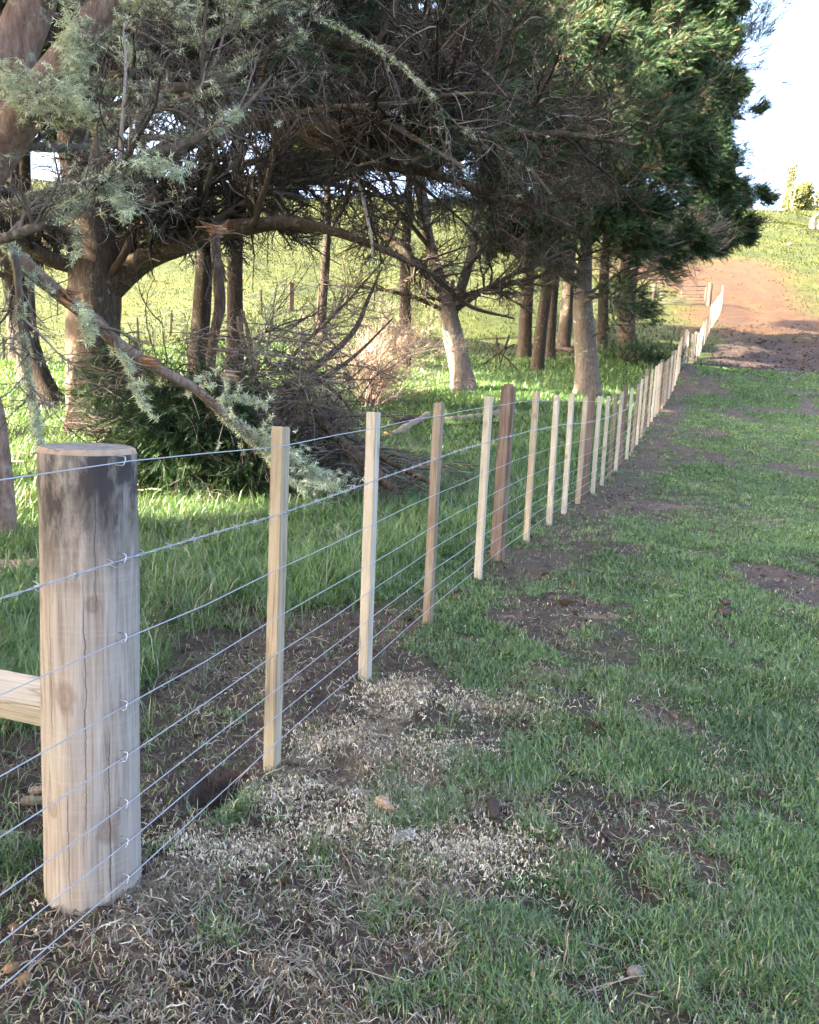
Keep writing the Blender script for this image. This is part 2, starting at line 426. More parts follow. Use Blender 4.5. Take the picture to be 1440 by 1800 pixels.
def blob(x, y, L):
    v = np.zeros_like(x)
    for px, py, rx, ry, s in L:
        p = gnd(px, py)
        v = np.maximum(v, s * np.exp(-((x - p[0]) / rx) ** 2 - ((y - p[1]) / ry) ** 2))
    return v
_mudL = [(40, 1360, .5, .35, 1.1), (330, 1260, .38, .4, .95), (250, 1650, .28, .2, .8), (520, 1600, .30, .2, .75), (650, 1690, .3, .2, .8),
         (330, 1750, .3, .15, .6), (1030, 1750, .12, .06, 1.0), (1120, 1575, .13, .06, 1.0), (1260, 1535, .16, .07, .95), (960, 1690, .06, .05, .8),
         (1150, 1410, .12, .05, .85), (1260, 1580, .1, .04, .8), (700, 1165, .35, .3, .95), (600, 1240, .3, .25, .9), (900, 1010, .45, .18, .95),
         (1000, 1010, .5, .13, .9), (1090, 960, .9, .25, .8), (1080, 870, .7, .5, 1.0), (1130, 900, .9, .4, .8), (1180, 760, .8, 1.2, .75), (1240, 720, 1.4, .9, .7),
         (1320, 740, 1.5, .8, .6), (1180, 1150, .25, .12, .8), (1040, 1130, .3, .08, .6), (960, 1180, .35, .12, .7), (1380, 860, .8, .3, .6), (1250, 830, 1, .3, .55),
         (830, 1120, .2, .1, .6), (560, 1130, .3, .2, .7), (400, 1180, .3, .25, .7), (300, 1100, .2, .15, .6), (30, 930, .3, .3, .2), (1300, 960, .5, .12, .6)]
_strawL = [(580, 1300, .14, .13, 1), (700, 1225, .16, .13, .9), (860, 1235, .25, .12, .75), (500, 1390, .13, .09, .9), (760, 1320, .16, .10, .9), (640, 1390, .25, .12, .7),
           (440, 1500, .18, .10, .9), (600, 1470, .2, .10, .75), (820, 1500, .22, .10, .85), (700, 1560, .25, .1, .7), (960, 1190, .25, .08, .75), (1060, 1310, .14, .06, .7),
           (860, 1400, .18, .12, .7), (480, 1600, .25, .1, .45), (760, 1660, .3, .1, .45), (1000, 1450, .12, .05, .3), (1000, 1230, .14, .06, .4), (330, 1480, .1, .1, .5), (380, 1640, .25, .12, .5),
           (1050, 1085, .2, .05, .6), (1110, 1190, .1, .05, .5)]
_redL = [(420, 1070, .22, .16, 1.0), (300, 1060, .12, .1, .7), (800, 1050, .10, .1, .7), (975, 905, .2, .2, .5), (1090, 870, .25, .2, .6), (1160, 735, .3, .4, .5), (280, 1470, .05, .05, .9)]
def patches(x, y):
    d = x - fence_x(y)                                    # + paddock side
    n = fbm(x * 1.1, y * 1.1, 21, 4); n2 = fbm(x * .45, y * .45, 31, 3); n3 = fbm(x * 4.5, y * 4.5, 41, 3)
    near = y < 40
    mud = blob(x, y, _mudL) * (.62 + .8 * (n3 - .2)) 
    mud = np.maximum(mud, .92 * sstep(.50, .68, n) * (y < 30) * sstep(-.2, .5, d) * (1 - sstep(2, 12, y) * .2))
    mud = np.maximum(mud, .85 * np.exp(-((d - .25) / .6) ** 2) * sstep(3.5, 6, y) * (1 - sstep(30, 36, y)) * (.4 + n))
    mud = np.maximum(mud, .72 * sstep(.54, .70, n3) * (y < 16) * sstep(-.1, .6, d) * (.3 + n))
    mud = np.maximum(mud, .55 * (y < 2.4) * (1 - sstep(.9, 1.6, x)) * (.5 + n))
    # churned dark soil at the foot of the rise, right of the fence
    foot = np.exp(-((y - 36.5 - .08 * (x - 18)) / 5.0) ** 2) * sstep(-.2, 1.2, d) * (.70 + .7 * n2)
    mud = np.maximum(mud, foot)
    nz = fbm(x * 2.3 + 3, y * 2.3, 27, 3)
    bz = (1 - sstep(-.15, .55, x + (nz - .5) * 1.0 - .13 * (y - 2))) * (1 - sstep(3.3, 4.3, y + (nz - .5))) * sstep(-.15, .1, d)
    mud = np.maximum(mud, bz * (.5 + .85 * n3))
    bz2 = sstep(-1.5, -.7, d + (nz - .5)) * (1 - sstep(-.1, .1, d)) * (1 - sstep(3.9, 5.2, y)); mud = np.maximum(mud, bz2 * (.5 + .85 * n3))
    straw = np.maximum(blob(x, y, _strawL) * (.55 + .9 * n3), bz * (.9 * sstep(.38, .66, fbm(x * 3 + 9, y * 3, 57, 3)) + .08))
    straw = np.maximum(straw, .35 * sstep(.6, .74, fbm(x * 1.7 + 5, y * 1.7, 51, 3)) * (y < 12))
    red = blob(x, y, _redL) * (.5 + n3)
    hx = 14.2 + (y - 44) * .30
    bare = 1.1 * np.exp(-((x - hx - 4.2) / 4.6) ** 2) * sstep(38, 42, y) * (1 - sstep(58, 76, y)) + \
        .9 * np.exp(-((x - 16) / 5.0) ** 2 - ((y - 59) / 6.0) ** 2) + .9 * np.exp(-((x - 30) / 1.6) ** 2 - ((y - 56) / 2.6) ** 2)
    red = np.maximum(red, bare * (.45 + 1.0 * n2))
    red = np.maximum(red, .6 * np.exp(-((x - 14.2) / 1.3) ** 2 - ((y - 35.8) / .9) ** 2) * (.4 + n3))
    keep = 1 - blob(x, y, [(1160, 1330, .42, .30, .8), (1330, 1250, .4, .3, .6)])       # sound turf
    mud, straw = mud * keep, straw * keep
    return np.clip(mud, 0, 1), np.clip(straw, 0, 1), np.clip(red, 0, 1)

def grow_axis(a0, a1, step0, hi, lo, g=1.045):
    fwd = [a1]; s = step0
    while fwd[-1] < hi: s *= g; fwd.append(fwd[-1] + s)
    back = [a0]; s = step0
    while back[-1] > lo: s *= g; back.append(back[-1] - s)
    return np.array(back[::-1][:-1] + list(np.arange(a0, a1, step0)) + fwd)
gxs = grow_axis(-2.2, 3.2, .035, 420, -420, 1.022); gys = grow_axis(1.2, 6.0, .035, 600, -60, 1.012)
GX, GY = np.meshgrid(gxs, gys)
gxf, gyf = GX.ravel(), GY.ravel()
gzf = height(gxf, gyf)
pm, ps, pr = patches(gxf, gyf)
nx, ny = len(gxs), len(gys)
ii = (np.arange(ny - 1)[:, None] * nx + np.arange(nx - 1)[None]).ravel()
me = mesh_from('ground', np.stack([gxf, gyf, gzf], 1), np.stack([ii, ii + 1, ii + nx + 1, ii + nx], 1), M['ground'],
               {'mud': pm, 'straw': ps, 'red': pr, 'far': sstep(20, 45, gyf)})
tag(link_mesh('ground', me), kind='structure')

# ------------------------------------------------------------------ the new fence
FD = norm(np.array([.36, .933, 0])); FN = np.array([FD[1], -FD[0], 0])       # along the fence; towards the paddock
def bevel_box(name, w, d, h, mat, bev=.004, jitter=0, slant=0):
    import bmesh
    bm = bmesh.new(); bmesh.ops.create_cube(bm, size=1)
    for v in bm.verts:
        v.co.x *= w; v.co.y *= d; v.co.z = (v.co.z + .5) * h
        if v.co.z > h * .5: v.co.z += slant * v.co.x
    bmesh.ops.subdivide_edges(bm, edges=[e for e in bm.edges if abs(e.verts[0].co.z - e.verts[1].co.z) > h * .5], cuts=5)
    for v in bm.verts:
        k = v.co.z / h
        v.co.x += jitter * math.sin(3 * k + 1) ; v.co.y += jitter * .7 * math.sin(2.3 * k)
    bmesh.ops.bevel(bm, geom=[e for e in bm.edges if e.calc_face_angle(0) > .8], offset=bev, segments=2, affect='EDGES')
    me = bpy.data.meshes.new(name); bm.to_mesh(me); bm.free(); me.materials.append(mat); return me

WIRE_H = [1.14, .913, .722, .554, .425, .301, .200, .102]
ORD = ['first', 'second', 'third', 'fourth', 'fifth', 'sixth', 'seventh', 'eighth', 'ninth', 'tenth', 'eleventh', 'twelfth', 'thirteenth', 'fourteenth',
       'fifteenth', 'sixteenth', 'seventeenth', 'eighteenth', 'nineteenth', 'twentieth']
def fence_base(y):
    return float(height(np.array([fence_x(y)]), np.array([y]), False)[0])

def staple(parent, c, n, along, size=.013):
    """A U of galvanised wire over the fence wire at c, legs going into the wood along -n."""
    up = np.array([0, 0, 1.0]); t = np.linspace(0, np.pi, 9)
    pts = np.stack([c + n * (.006) + (up * math.cos(a) * size * .8 + along * .0) + n * math.sin(a) * .006 for a in t])
    pts = np.vstack([pts[0] - n * .02, pts, pts[-1] - n * .02])
    # a staple driven slightly skew
    sk = along * .35
    pts = pts + np.outer((pts - c) @ up, sk)
    V, F = tubes(pts[None] - sp_loc, np.full((1, len(pts)), .0017), 6)
    return link_mesh('staple', mesh_from('staple', V, F, M['wire']), parent)

# strainer post
sp_loc = np.array([-.79, 1.935, 0]); sp_loc[2] = .13 - .12
sp = empty('strainer_post', sp_loc)
tag(sp, 'thick round pale strainer post with stained sawn top nearest the camera', 'fence post')
n_a, zs = 72, np.concatenate([np.linspace(0, 1.305, 46), [1.315, 1.3185, 1.3185, 1.3185]])
aa = np.linspace(0, 2 * np.pi, n_a, endpoint=False)
V = []
for i, z in enumerate(zs):
    r = .1175 - .004 * z / 1.3
    if z < .20: r *= .93 + .07 * math.sqrt(z / .20)
    r = np.full(n_a, r)
    r += .0022 * np.sin(aa * 2 + z * 2) + .0016 * np.sin(aa * 5 + z * 5 + 1) + .0012 * np.sin(aa * 11 - z * 9)
    kz = .0035 * np.exp(-((z - .70) / .05) ** 2 - (((aa - 4.9) + np.pi) % (2 * np.pi) - np.pi) ** 2 / .06); r += kz
    if i == len(zs) - 4: r -= .004
    elif i == len(zs) - 3: r -= .009
    elif i == len(zs) - 2: r *= .55
    elif i == len(zs) - 1: r *= .02
    V.append(np.stack([np.cos(aa) * r, np.sin(aa) * r, np.full(n_a, z)], 1))
V = np.concatenate(V); i = np.arange(len(zs) - 1)[:, None]; j = np.arange(n_a)[None]
q = np.stack([i * n_a + j, i * n_a + (j + 1) % n_a, (i + 1) * n_a + (j + 1) % n_a, (i + 1) * n_a + j], -1).reshape(-1, 4)
nside = len(zs) - 4
me = mesh_from('log', V, q, M['strainer'])
def endgrain():
    m, n, out = new_mat('sawn_end'); b = NB(n)
    tc = b.new('ShaderNodeTexCoord'); ln = b.new('ShaderNodeVectorMath', operation='LENGTH')
    mp = b.new('ShaderNodeMapping'); mp.inputs['Scale'].default_value = (1, 1, 0); b.lk(tc.outputs['Object'], mp.inputs[0]); b.lk(mp.outputs[0], ln.inputs[0])
    nz = b.noise(mp.outputs[0], 14, 4)
    d = b.math('ADD', ln.outputs['Value'], b.math('MULTIPLY', nz, .012))
    rings = b.math('SINE', b.math('MULTIPLY', d, 900))
    c = b.mix(b.math('MULTIPLY_ADD', rings, .5, True), (.20, .17, .145), (.30, .265, .23))
    c = b.mix(b.ramp(b.noise(mp.outputs[0], 30, 5, .7), [(.45, (0, 0, 0)), (.6, (1, 1, 1))]), c, (.15, .13, .115))
    rim = b.ramp(d, [(.0, (0, 0, 0)), (1, (1, 1, 1))])
    f = b.math('GREATER_THAN', d, .111)
    c = b.mix(b.math('MULTIPLY', f, b.ramp(b.noise(mp.outputs[0], 40, 3), [(.3, (.3, .3, .3)), (.6, (.9, .9, .9))])), c, (.34, .25, .17))
    s = b.bsdf(c, .9, .1); b.lk(s.outputs[0], out.inputs['Surface']); return m
me.materials.append(endgrain())
mi = np.zeros(len(q), np.int32); mi[(nside - 1) * n_a:] = 1
me.polygons.foreach_set('material_index', mi)
sm = np.ones(len(q), bool); sm[nside * n_a:] = False; me.polygons.foreach_set('use_smooth', sm)
o = link_mesh('log', me, sp)
tang = np.array([sp_loc[0], sp_loc[1], 0]) + FN * .1275
for h in WIRE_H:
    staple(sp, np.array([tang[0], tang[1], .13 + h * 1.03 + .0]) - FD * .03, FN, FD)
# the tied-off wire end low on the post
t = np.linspace(0, 1, 40); c0 = np.array([tang[0], tang[1], .135]) - FD * .02 + FN * .006
kn = np.stack([c0[0] + .006 * np.cos(t * 30), c0[1] + .006 * np.sin(t * 30), c0[2] + t * .05], 1)
V, F = tubes(kn[None] - sp_loc, np.full((1, 40), .002), 6)
link_mesh('tie_wire', mesh_from('tie_wire', V, F, M['wire']), sp)

# uprights: brown posts every four battens
post_y = [5.68, 9.28] + [9.08 + 3.58 * k for k in range(1, 12)]
bat_y = [2.65, 3.42, 4.23, 5.13, 6.42, 7.28, 7.98, 8.74]
for k in range(len(post_y) - 2):
    a, b_ = post_y[k + 1] - (.2 if k == 0 else 0), post_y[k + 2]
    bat_y += [a + (b_ - a) * f for f in (.2, .42, .62, .82)]
BAT_LABEL = ['pale pine batten standing alone just right of the big strainer post', 'second pine batten from the strainer post, its foot among pale shavings',
             'browner pine batten, third from the strainer post, with dark streaked sides', 'whitest batten, just left of the nearest brown post']
pal = ['pine', 'pine_pale', 'pine_brown', 'pine_pale', 'pine', 'pine_pale', 'pine_pale', 'pine', 'pine_pale', 'pine_pale', 'pine_brown', 'pine_pale']
bat_mesh = {}
for m_ in ('pine', 'pine_pale', 'pine_brown'):
    for v in range(3):
        bat_mesh[(m_, v)] = bevel_box('batten', .047, .047, 1.22, M[m_], .003, .003 * (v - 1), .05 * (v - 1))
ang = math.atan2(FD[1], FD[0])
for k, y in enumerate(bat_y):
    x = fence_x(y) ; base = fence_base(y) - .02
    m_ = pal[k % len(pal)] if k < 12 else ['pine_pale', 'pine', 'pine_pale', 'pine_brown', 'pine'][int(rng.integers(5))]
    o = bpy.data.objects.new('fence_batten', bat_mesh[(m_, k % 3)]); COL.objects.link(o)
    c = np.array([x, y, 0]) - FN * .0265
    o.location = (c[0], c[1], base)
    o.rotation_euler = (rng.normal(0, .006), rng.normal(0, .006), ang + rng.normal(0, .06))
    if k > 3: o.scale = (1, 1, 1 + rng.normal(0, .012))
    if k < 4: lab = BAT_LABEL[k]
    elif k < 20: lab = f"{ {'pine': 'honey coloured', 'pine_pale': 'pale', 'pine_brown': 'brownish'}[m_]} pine batten, {ORD[k]} batten counted along the fence from the strainer post"
    else: lab = 'thin pale batten in the crowded far stretch of the fence climbing the rise'
    tag(o, lab, 'fence batten', 'square pine battens along the new fence' if k < 20 else 'battens in the far stretch of the fence')
pm_ = bevel_box('fence_post', .105, .095, 1.30, M['post_brown'], .018, .004, .0)
for k, y in enumerate(post_y):
    x = fence_x(y); base = fence_base(y) - .03
    o = bpy.data.objects.new('fence_post', pm_); COL.objects.link(o)
    c = np.array([x, y, 0]) - FN * .056
    o.location = (c[0], c[1], base); o.rotation_euler = (rng.normal(0, .01), rng.normal(0, .012), ang + .1)
    lab = ('stout brown weathered post after the fourth batten, first brown post of the fence', 'brown post close behind the eighth batten, second brown post of the fence',
           'third brown post of the fence, among pale battens', 'fourth brown post of the fence, before the rise')[k] if k < 4 else 'small brown post in the far stretch of the fence climbing the rise'
    tag(o, lab, 'fence post', 'brown posts between the battens' if k < 4 else 'brown posts in the far stretch of the fence')

# wires
wy = np.concatenate([np.linspace(-6, 1.89, 14), np.linspace(2.2, 9, 18), np.linspace(9.4, 48.6, 60)])
WLAB = ['top plain wire of the fence, stapled just below the strainer post top', 'barbed wire with twisted barbs, second from the top of the fence', 'plain wire, third from the top, next below the barbed wire',
        'plain wire, fourth from the top, at the middle of the strainer post', 'plain wire, fifth from the top of the fence', 'plain wire, third from the ground on the fence',
        'plain wire, second from the ground on the fence', 'lowest plain wire of the fence, running just above the ground']
def wire_path(h, ys):
    b = np.array([fence_base(y) for y in ys])
    sc = np.interp(ys, [1.93, 2.65], [1.03, 1.0])
    return np.stack([fence_x(ys), ys, b + h * sc], 1) + FN * .0
for k, h in enumerate(WIRE_H):
    P = wire_path(h, wy)
    P[:, 2] += rng.normal(0, .003, len(wy))
    if k == 1:
        yy = np.arange(-1.0, 14, .012); Q = np.stack([np.interp(yy, wy, P[:, a]) for a in range(3)], 1)
        ph = yy * 60.0; up = np.array([0, 0, 1.0])
        parts = []
        for s in (0, np.pi):
            S = Q + (np.cos(ph + s)[:, None] * up + np.sin(ph + s)[:, None] * FN) * .0019
            parts.append(tubes(S[None], np.full((1, len(S)), .0012), 5))
        far = P[wy > 13.9]
        parts.append(tubes(far[None], np.full((1, len(far)), .0022), 5))
        for yb in np.arange(-.9, 13.9, .105):
            c = np.array([np.interp(yb, wy, P[:, a]) for a in range(3)])
            a0 = rng.uniform(0, 6.28)
            for s in (0, 1.6):
                d = math.cos(a0 + s) * up + math.sin(a0 + s) * FN
                e = FD * rng.choice([-1, 1]) * .006
                bb = np.stack([c - d * .014 - e, c - d * .005 + e, c + d * .005 - e, c + d * .014 + e])
                parts.append(tubes(bb[None], np.array([[.0006, .0012, .0012, .0006]]), 5))
            hl = np.linspace(0, 1, 14)
            hp = c + FD * (hl[:, None] - .5) * .014 + (np.cos(hl * 18)[:, None] * up + np.sin(hl * 18)[:, None] * FN) * .0042
            parts.append(tubes(hp[None], np.full((1, 14), .0013), 5))
        V, F = join(parts); nm = 'barbed_wire'
    else:
        V, F = tubes(P[None], np.full((1, len(wy)), .0016), 6); nm = 'fence_wire'
    tag(link_mesh(nm, mesh_from(nm, V, F, M['wire'])), WLAB[k], 'fence wire', 'wires strained along the fence')

# ------------------------------------------------------------------ trees: growing wood
def grow(S, D, L, n, bend, wob, r=rng):
    Mn = len(S); P = np.empty((Mn, n, 3)); P[:, 0] = S; d = norm(D)
    st = (L / (n - 1))[:, None]
    for i in range(1, n):
        P[:, i] = P[:, i - 1] + d * st
        d = norm(d + bend / (n - 1) + r.normal(0, wob, (Mn, 3)))
    return P

def spawn(P, R, k, t0, t1, lf, amin, amax, flat=.5, rfac=.55, rmin=.0022, up=0.0, lmin=0, r=rng):
    """k children along each of the given branches."""
    Mn, n, _ = P.shape
    L = np.linalg.norm(P[:, 1:] - P[:, :-1], axis=2).sum(1)
    idx = np.repeat(np.arange(Mn), k)
    t = r.uniform(t0, t1, Mn * k); u = t * (n - 1); i = np.minimum(u.astype(int), n - 2); f = (u - i)[:, None]
    a = P[idx, i]; b = P[idx, i + 1]
    S = a * (1 - f) + b * f; T = norm(b - a)
    rv = r.normal(0, 1, (Mn * k, 3)); rv[:, 2] *= flat; rv[:, 2] += up
    pr = norm(rv - (rv * T).sum(1, keepdims=True) * T)
    A = r.uniform(amin, amax, Mn * k)[:, None]
    D = T * np.cos(A) + pr * np.sin(A)
    ln = np.maximum(L[idx] * lf * (1 - .55 * t) * r.uniform(.55, 1.25, Mn * k), lmin)
    rr = R[idx, i] * (1 - f[:, 0]) + R[idx, i + 1] * f[:, 0]
    return S, D, ln, np.maximum(rr * rfac, rmin), idx

def taper(r0, n, tip=.35):
    return r0[:, None] * np.linspace(1, tip, n)[None]

# sunlit spots of the photo: the crowns have gaps along the way to the sun
HOLES = []
def hole(px, py, r, Z=None):
    p = gnd(px, py) if Z is None else at(px, py, Z); HOLES.append((p, r))
for a in ((760, 690, .9), (840, 690, .8), (690, 690, .5), (900, 700, .5)): hole(*a)
for a in ((800, 640, .45, 20), (808, 600, .4, 20), (788, 560, .4, 20)): hole(*a)
for a in ((148, 690, .28, 11.2), (146, 640, .25, 11.2), (150, 730, .22, 11.2)): hole(*a)
for a in ((60, 935, .35), (330, 895, .3), (420, 890, .3), (360, 915, .22), (700, 640, .6),
          (600, 640, .4), (1090, 690, .4), (1060, 735, .3), (640, 870, .2), (850, 760, .25), (860, 875, .2), (1275, 622, .3), (420, 1070, .15), (900, 1090, .2)): hole(*a)
for a in ((1025, 620, .35, 22), (1030, 660, .25, 22), (650, 480, .8, 17), (620, 560, .6, 17), (680, 430, .6, 17), (700, 520, .6, 18), (565, 500, .6, 30), (240, 455, .25, 11.3), (390, 405, .25, 10), (100, 60, .4, 5), (170, 160, .4, 5),
          (30, 240, .4, 5.2), (330, 140, .35, 5), (300, 300, .35, 5), (200, 60, .4, 5.2), (620, 470, .5, 16), (560, 600, .35, 13)): hole(*a)
HP = np.array([h[0] for h in HOLES]); HR = np.array([h[1] for h in HOLES])
def lit_mask(C, insts=None):
    """False where an element would close one of the gaps. C (N,3) local positions, insts: [(offset, rot)] copies of the tree."""
    ok = np.ones(len(C), bool)
    for off, rz, *sc in (insts or [((0, 0, 0), 0)]):
        k = sc[0] if sc else 1.0
        c, s = math.cos(rz) * k, math.sin(rz) * k
        Wc = np.stack([C[:, 0] * c - C[:, 1] * s, C[:, 0] * s + C[:, 1] * c, C[:, 2] * k], 1) + np.array(off)
        for p, r in zip(HP, HR):
            d = Wc - p; t = d @ SUN
            q = np.linalg.norm(d - t[:, None] * SUN, axis=1)
            ok &= ~((q < r) & (t > .35))
    return ok

def spray_template(seed, nl=17, wid=.04):
    r = np.random.default_rng(seed); V = []
    for i in range(nl):
        t = .08 + .9 * i / nl; side = 1 if i % 2 else -1
        a = side * r.uniform(.45, .8); L = (.42 - .22 * t) * r.uniform(.7, 1.15); el = r.normal(0, .25)
        b = np.array([0, .02 * math.sin(t * 6), t]); d = np.array([math.sin(a), el, math.cos(a)]); d /= np.linalg.norm(d)
        w = np.cross(d, [0, 1, 0]); w /= np.linalg.norm(w); w = w * math.cos(.6) + np.array([0, 1, 0]) * math.sin(.6) * side
        V += [b, b + d * L * .55 + w * wid * .5, b + d * L, b + d * L * .55 - w * wid * .5]
    V += [np.array([0, 0, .0]), np.array([wid * .5, 0, .6]), np.array([0, 0, 1.12]), np.array([-wid * .5, 0, .6])]
    return np.array(V)
SPRAY = [spray_template(s) for s in range(4)]
SPRAY_FAR = [spray_template(s + 9, 14, .06) for s in range(4)]
TUFT = []
for s in range(4):
    r = np.random.default_rng(50 + s); V = []
    for i in range(14):
        d = norm(r.normal(0, 1, 3)); d[2] = abs(d[2]) * .8; L = r.uniform(.5, 1.0); w = norm(np.cross(d, r.normal(0, 1, 3))) * .045
        m1 = d * L * .5 + r.normal(0, .1, 3); e = d * L + r.normal(0, .22, 3)
        V += [m1 * 0, m1 + w, e, m1 - w]
    TUFT.append(np.array(V))

def scatter(templates, C, D, S, r=rng, dry=None, roll=True):
    """Instances of little leaf templates (quads of 4 verts) at C pointing along D, size S."""
    Vs, rn, dr = [], [], []
    for k, T in enumerate(templates):
        m = np.arange(len(C)) % len(templates) == k
        c, d, s = C[m], norm(D[m]), S[m]
        if not len(c): continue
        x = norm(np.cross(d, r.normal(0, 1, d.shape))) if roll is True else norm(np.cross(d, np.array([0.0, 0, 1.0])) + r.normal(0, roll, d.shape))
        x = norm(x - (x * d).sum(1, keepdims=True) * d); y = np.cross(d, x)
        V = c[:, None] + s[:, None, None] * (T[None, :, 0:1] * x[:, None] + T[None, :, 1:2] * y[:, None] + T[None, :, 2:3] * d[:, None])
        Vs.append(V.reshape(-1, 3)); nq = len(T) // 4
        a = np.clip(r.uniform(.1, .9, len(c))[:, None] + r.normal(0, .12, (len(c), nq)), 0, 1)
        rn.append(np.repeat(a, 4, axis=1).ravel())
        dv = (dry[m] if dry is not None else np.zeros(len(c)))
        dr.append(np.repeat(dv, nq * 4))
    V = np.concatenate(Vs); F = np.arange(len(V)).reshape(-1, 4)
    return V, [F], {'rnd': np.concatenate(rn), 'dry': np.concatenate(dr)}

def twig_mesh(name, sets, mat, sides=3, lit=None, tone=0.0):
    parts, rn = [], []
    for P, R in sets:
        if lit is not None:
            k = lit_mask(P[:, P.shape[1] // 2], lit); P, R = P[k], R[k]
        if not len(P): continue
        V, F = tubes(P, R, sides, False); parts.append((V, F))
        a = np.clip(rng.beta(1.6, 2.4, len(P)) + tone, 0, 1); rn.append(np.repeat(a, P.shape[1] * sides))
    V, F = join(parts)
    return mesh_from(name, V, F, mat, {'rnd': np.concatenate(rn)})

def wood(name, pts, mat, n=28, k=14, rough=.05, parent=None, flare=0):
    """A trunk or limb from hand-placed (x,y,z,r) points, with uneven bark relief."""
    Q = resample(pts, n); P, R = Q[:, :3], np.maximum(Q[:, 3], .004)
    V, F = tubes(P[None], R[None], k)
    V = V.reshape(n, k, 3); a = np.linspace(0, 2 * np.pi, k, endpoint=False)[None]; tt = np.linspace(0, 1, n)[:, None]
    s = rng.uniform(0, 6, 4)
    amp = rough * (np.sin(a * 3 + s[0] + tt * 3) * .6 + np.sin(a * 5 + s[1] - tt * 5) * .4 + rng.normal(0, .25, (n, k)))
    if flare: amp = amp + flare * np.exp(-tt * 14) * (.6 + .5 * np.sin(a * 5 + s[2]))
    V = P[:, None] + (V - P[:, None]) * (1 + amp[..., None])
    return link_mesh(name, mesh_from(name, V.reshape(-1, 3), F, mat), parent)

def limbset(limbs, n=20):
    """(list of hand-placed limbs with radii) -> P (M,n,3), R (M,n)."""
    Q = np.stack([resample(l, n) for l in limbs]); return Q[..., :3], Q[..., 3]

def auto_limbs(base, top_pts, nl, z0, z1, lmax, lmin, r0, az0=0, spread=6.283, droop=-.15, elev=(.0, .5), r=rng):
    """Limbs leaving a trunk polyline all the way up."""
    Q = resample(top_pts, 60)
    out = []
    for i in range(nl):
        t = (i + .5) / nl; z = z0 + (z1 - z0) * t
        j = int(np.argmin(np.abs(Q[:, 2] - z))); s = Q[j, :3]
        az = az0 + (i * 2.399 + r.normal(0, .3)) % spread; el = r.uniform(*elev) + .35 * t
        L = (lmax * (1 - t) ** .75 + lmin * t) * r.uniform(.75, 1.2)
        d = np.array([math.cos(az) * math.cos(el), math.sin(az) * math.cos(el), math.sin(el)])
        pts = grow(s[None], d[None], np.array([L]), 6, np.array([[0, 0, droop]]), .10, r)[0]
        rr = np.linspace(1, .18, 6) * r0 * (.35 + .65 * L / lmax)
        out.append(np.hstack([pts, rr[:, None]]))
    return out

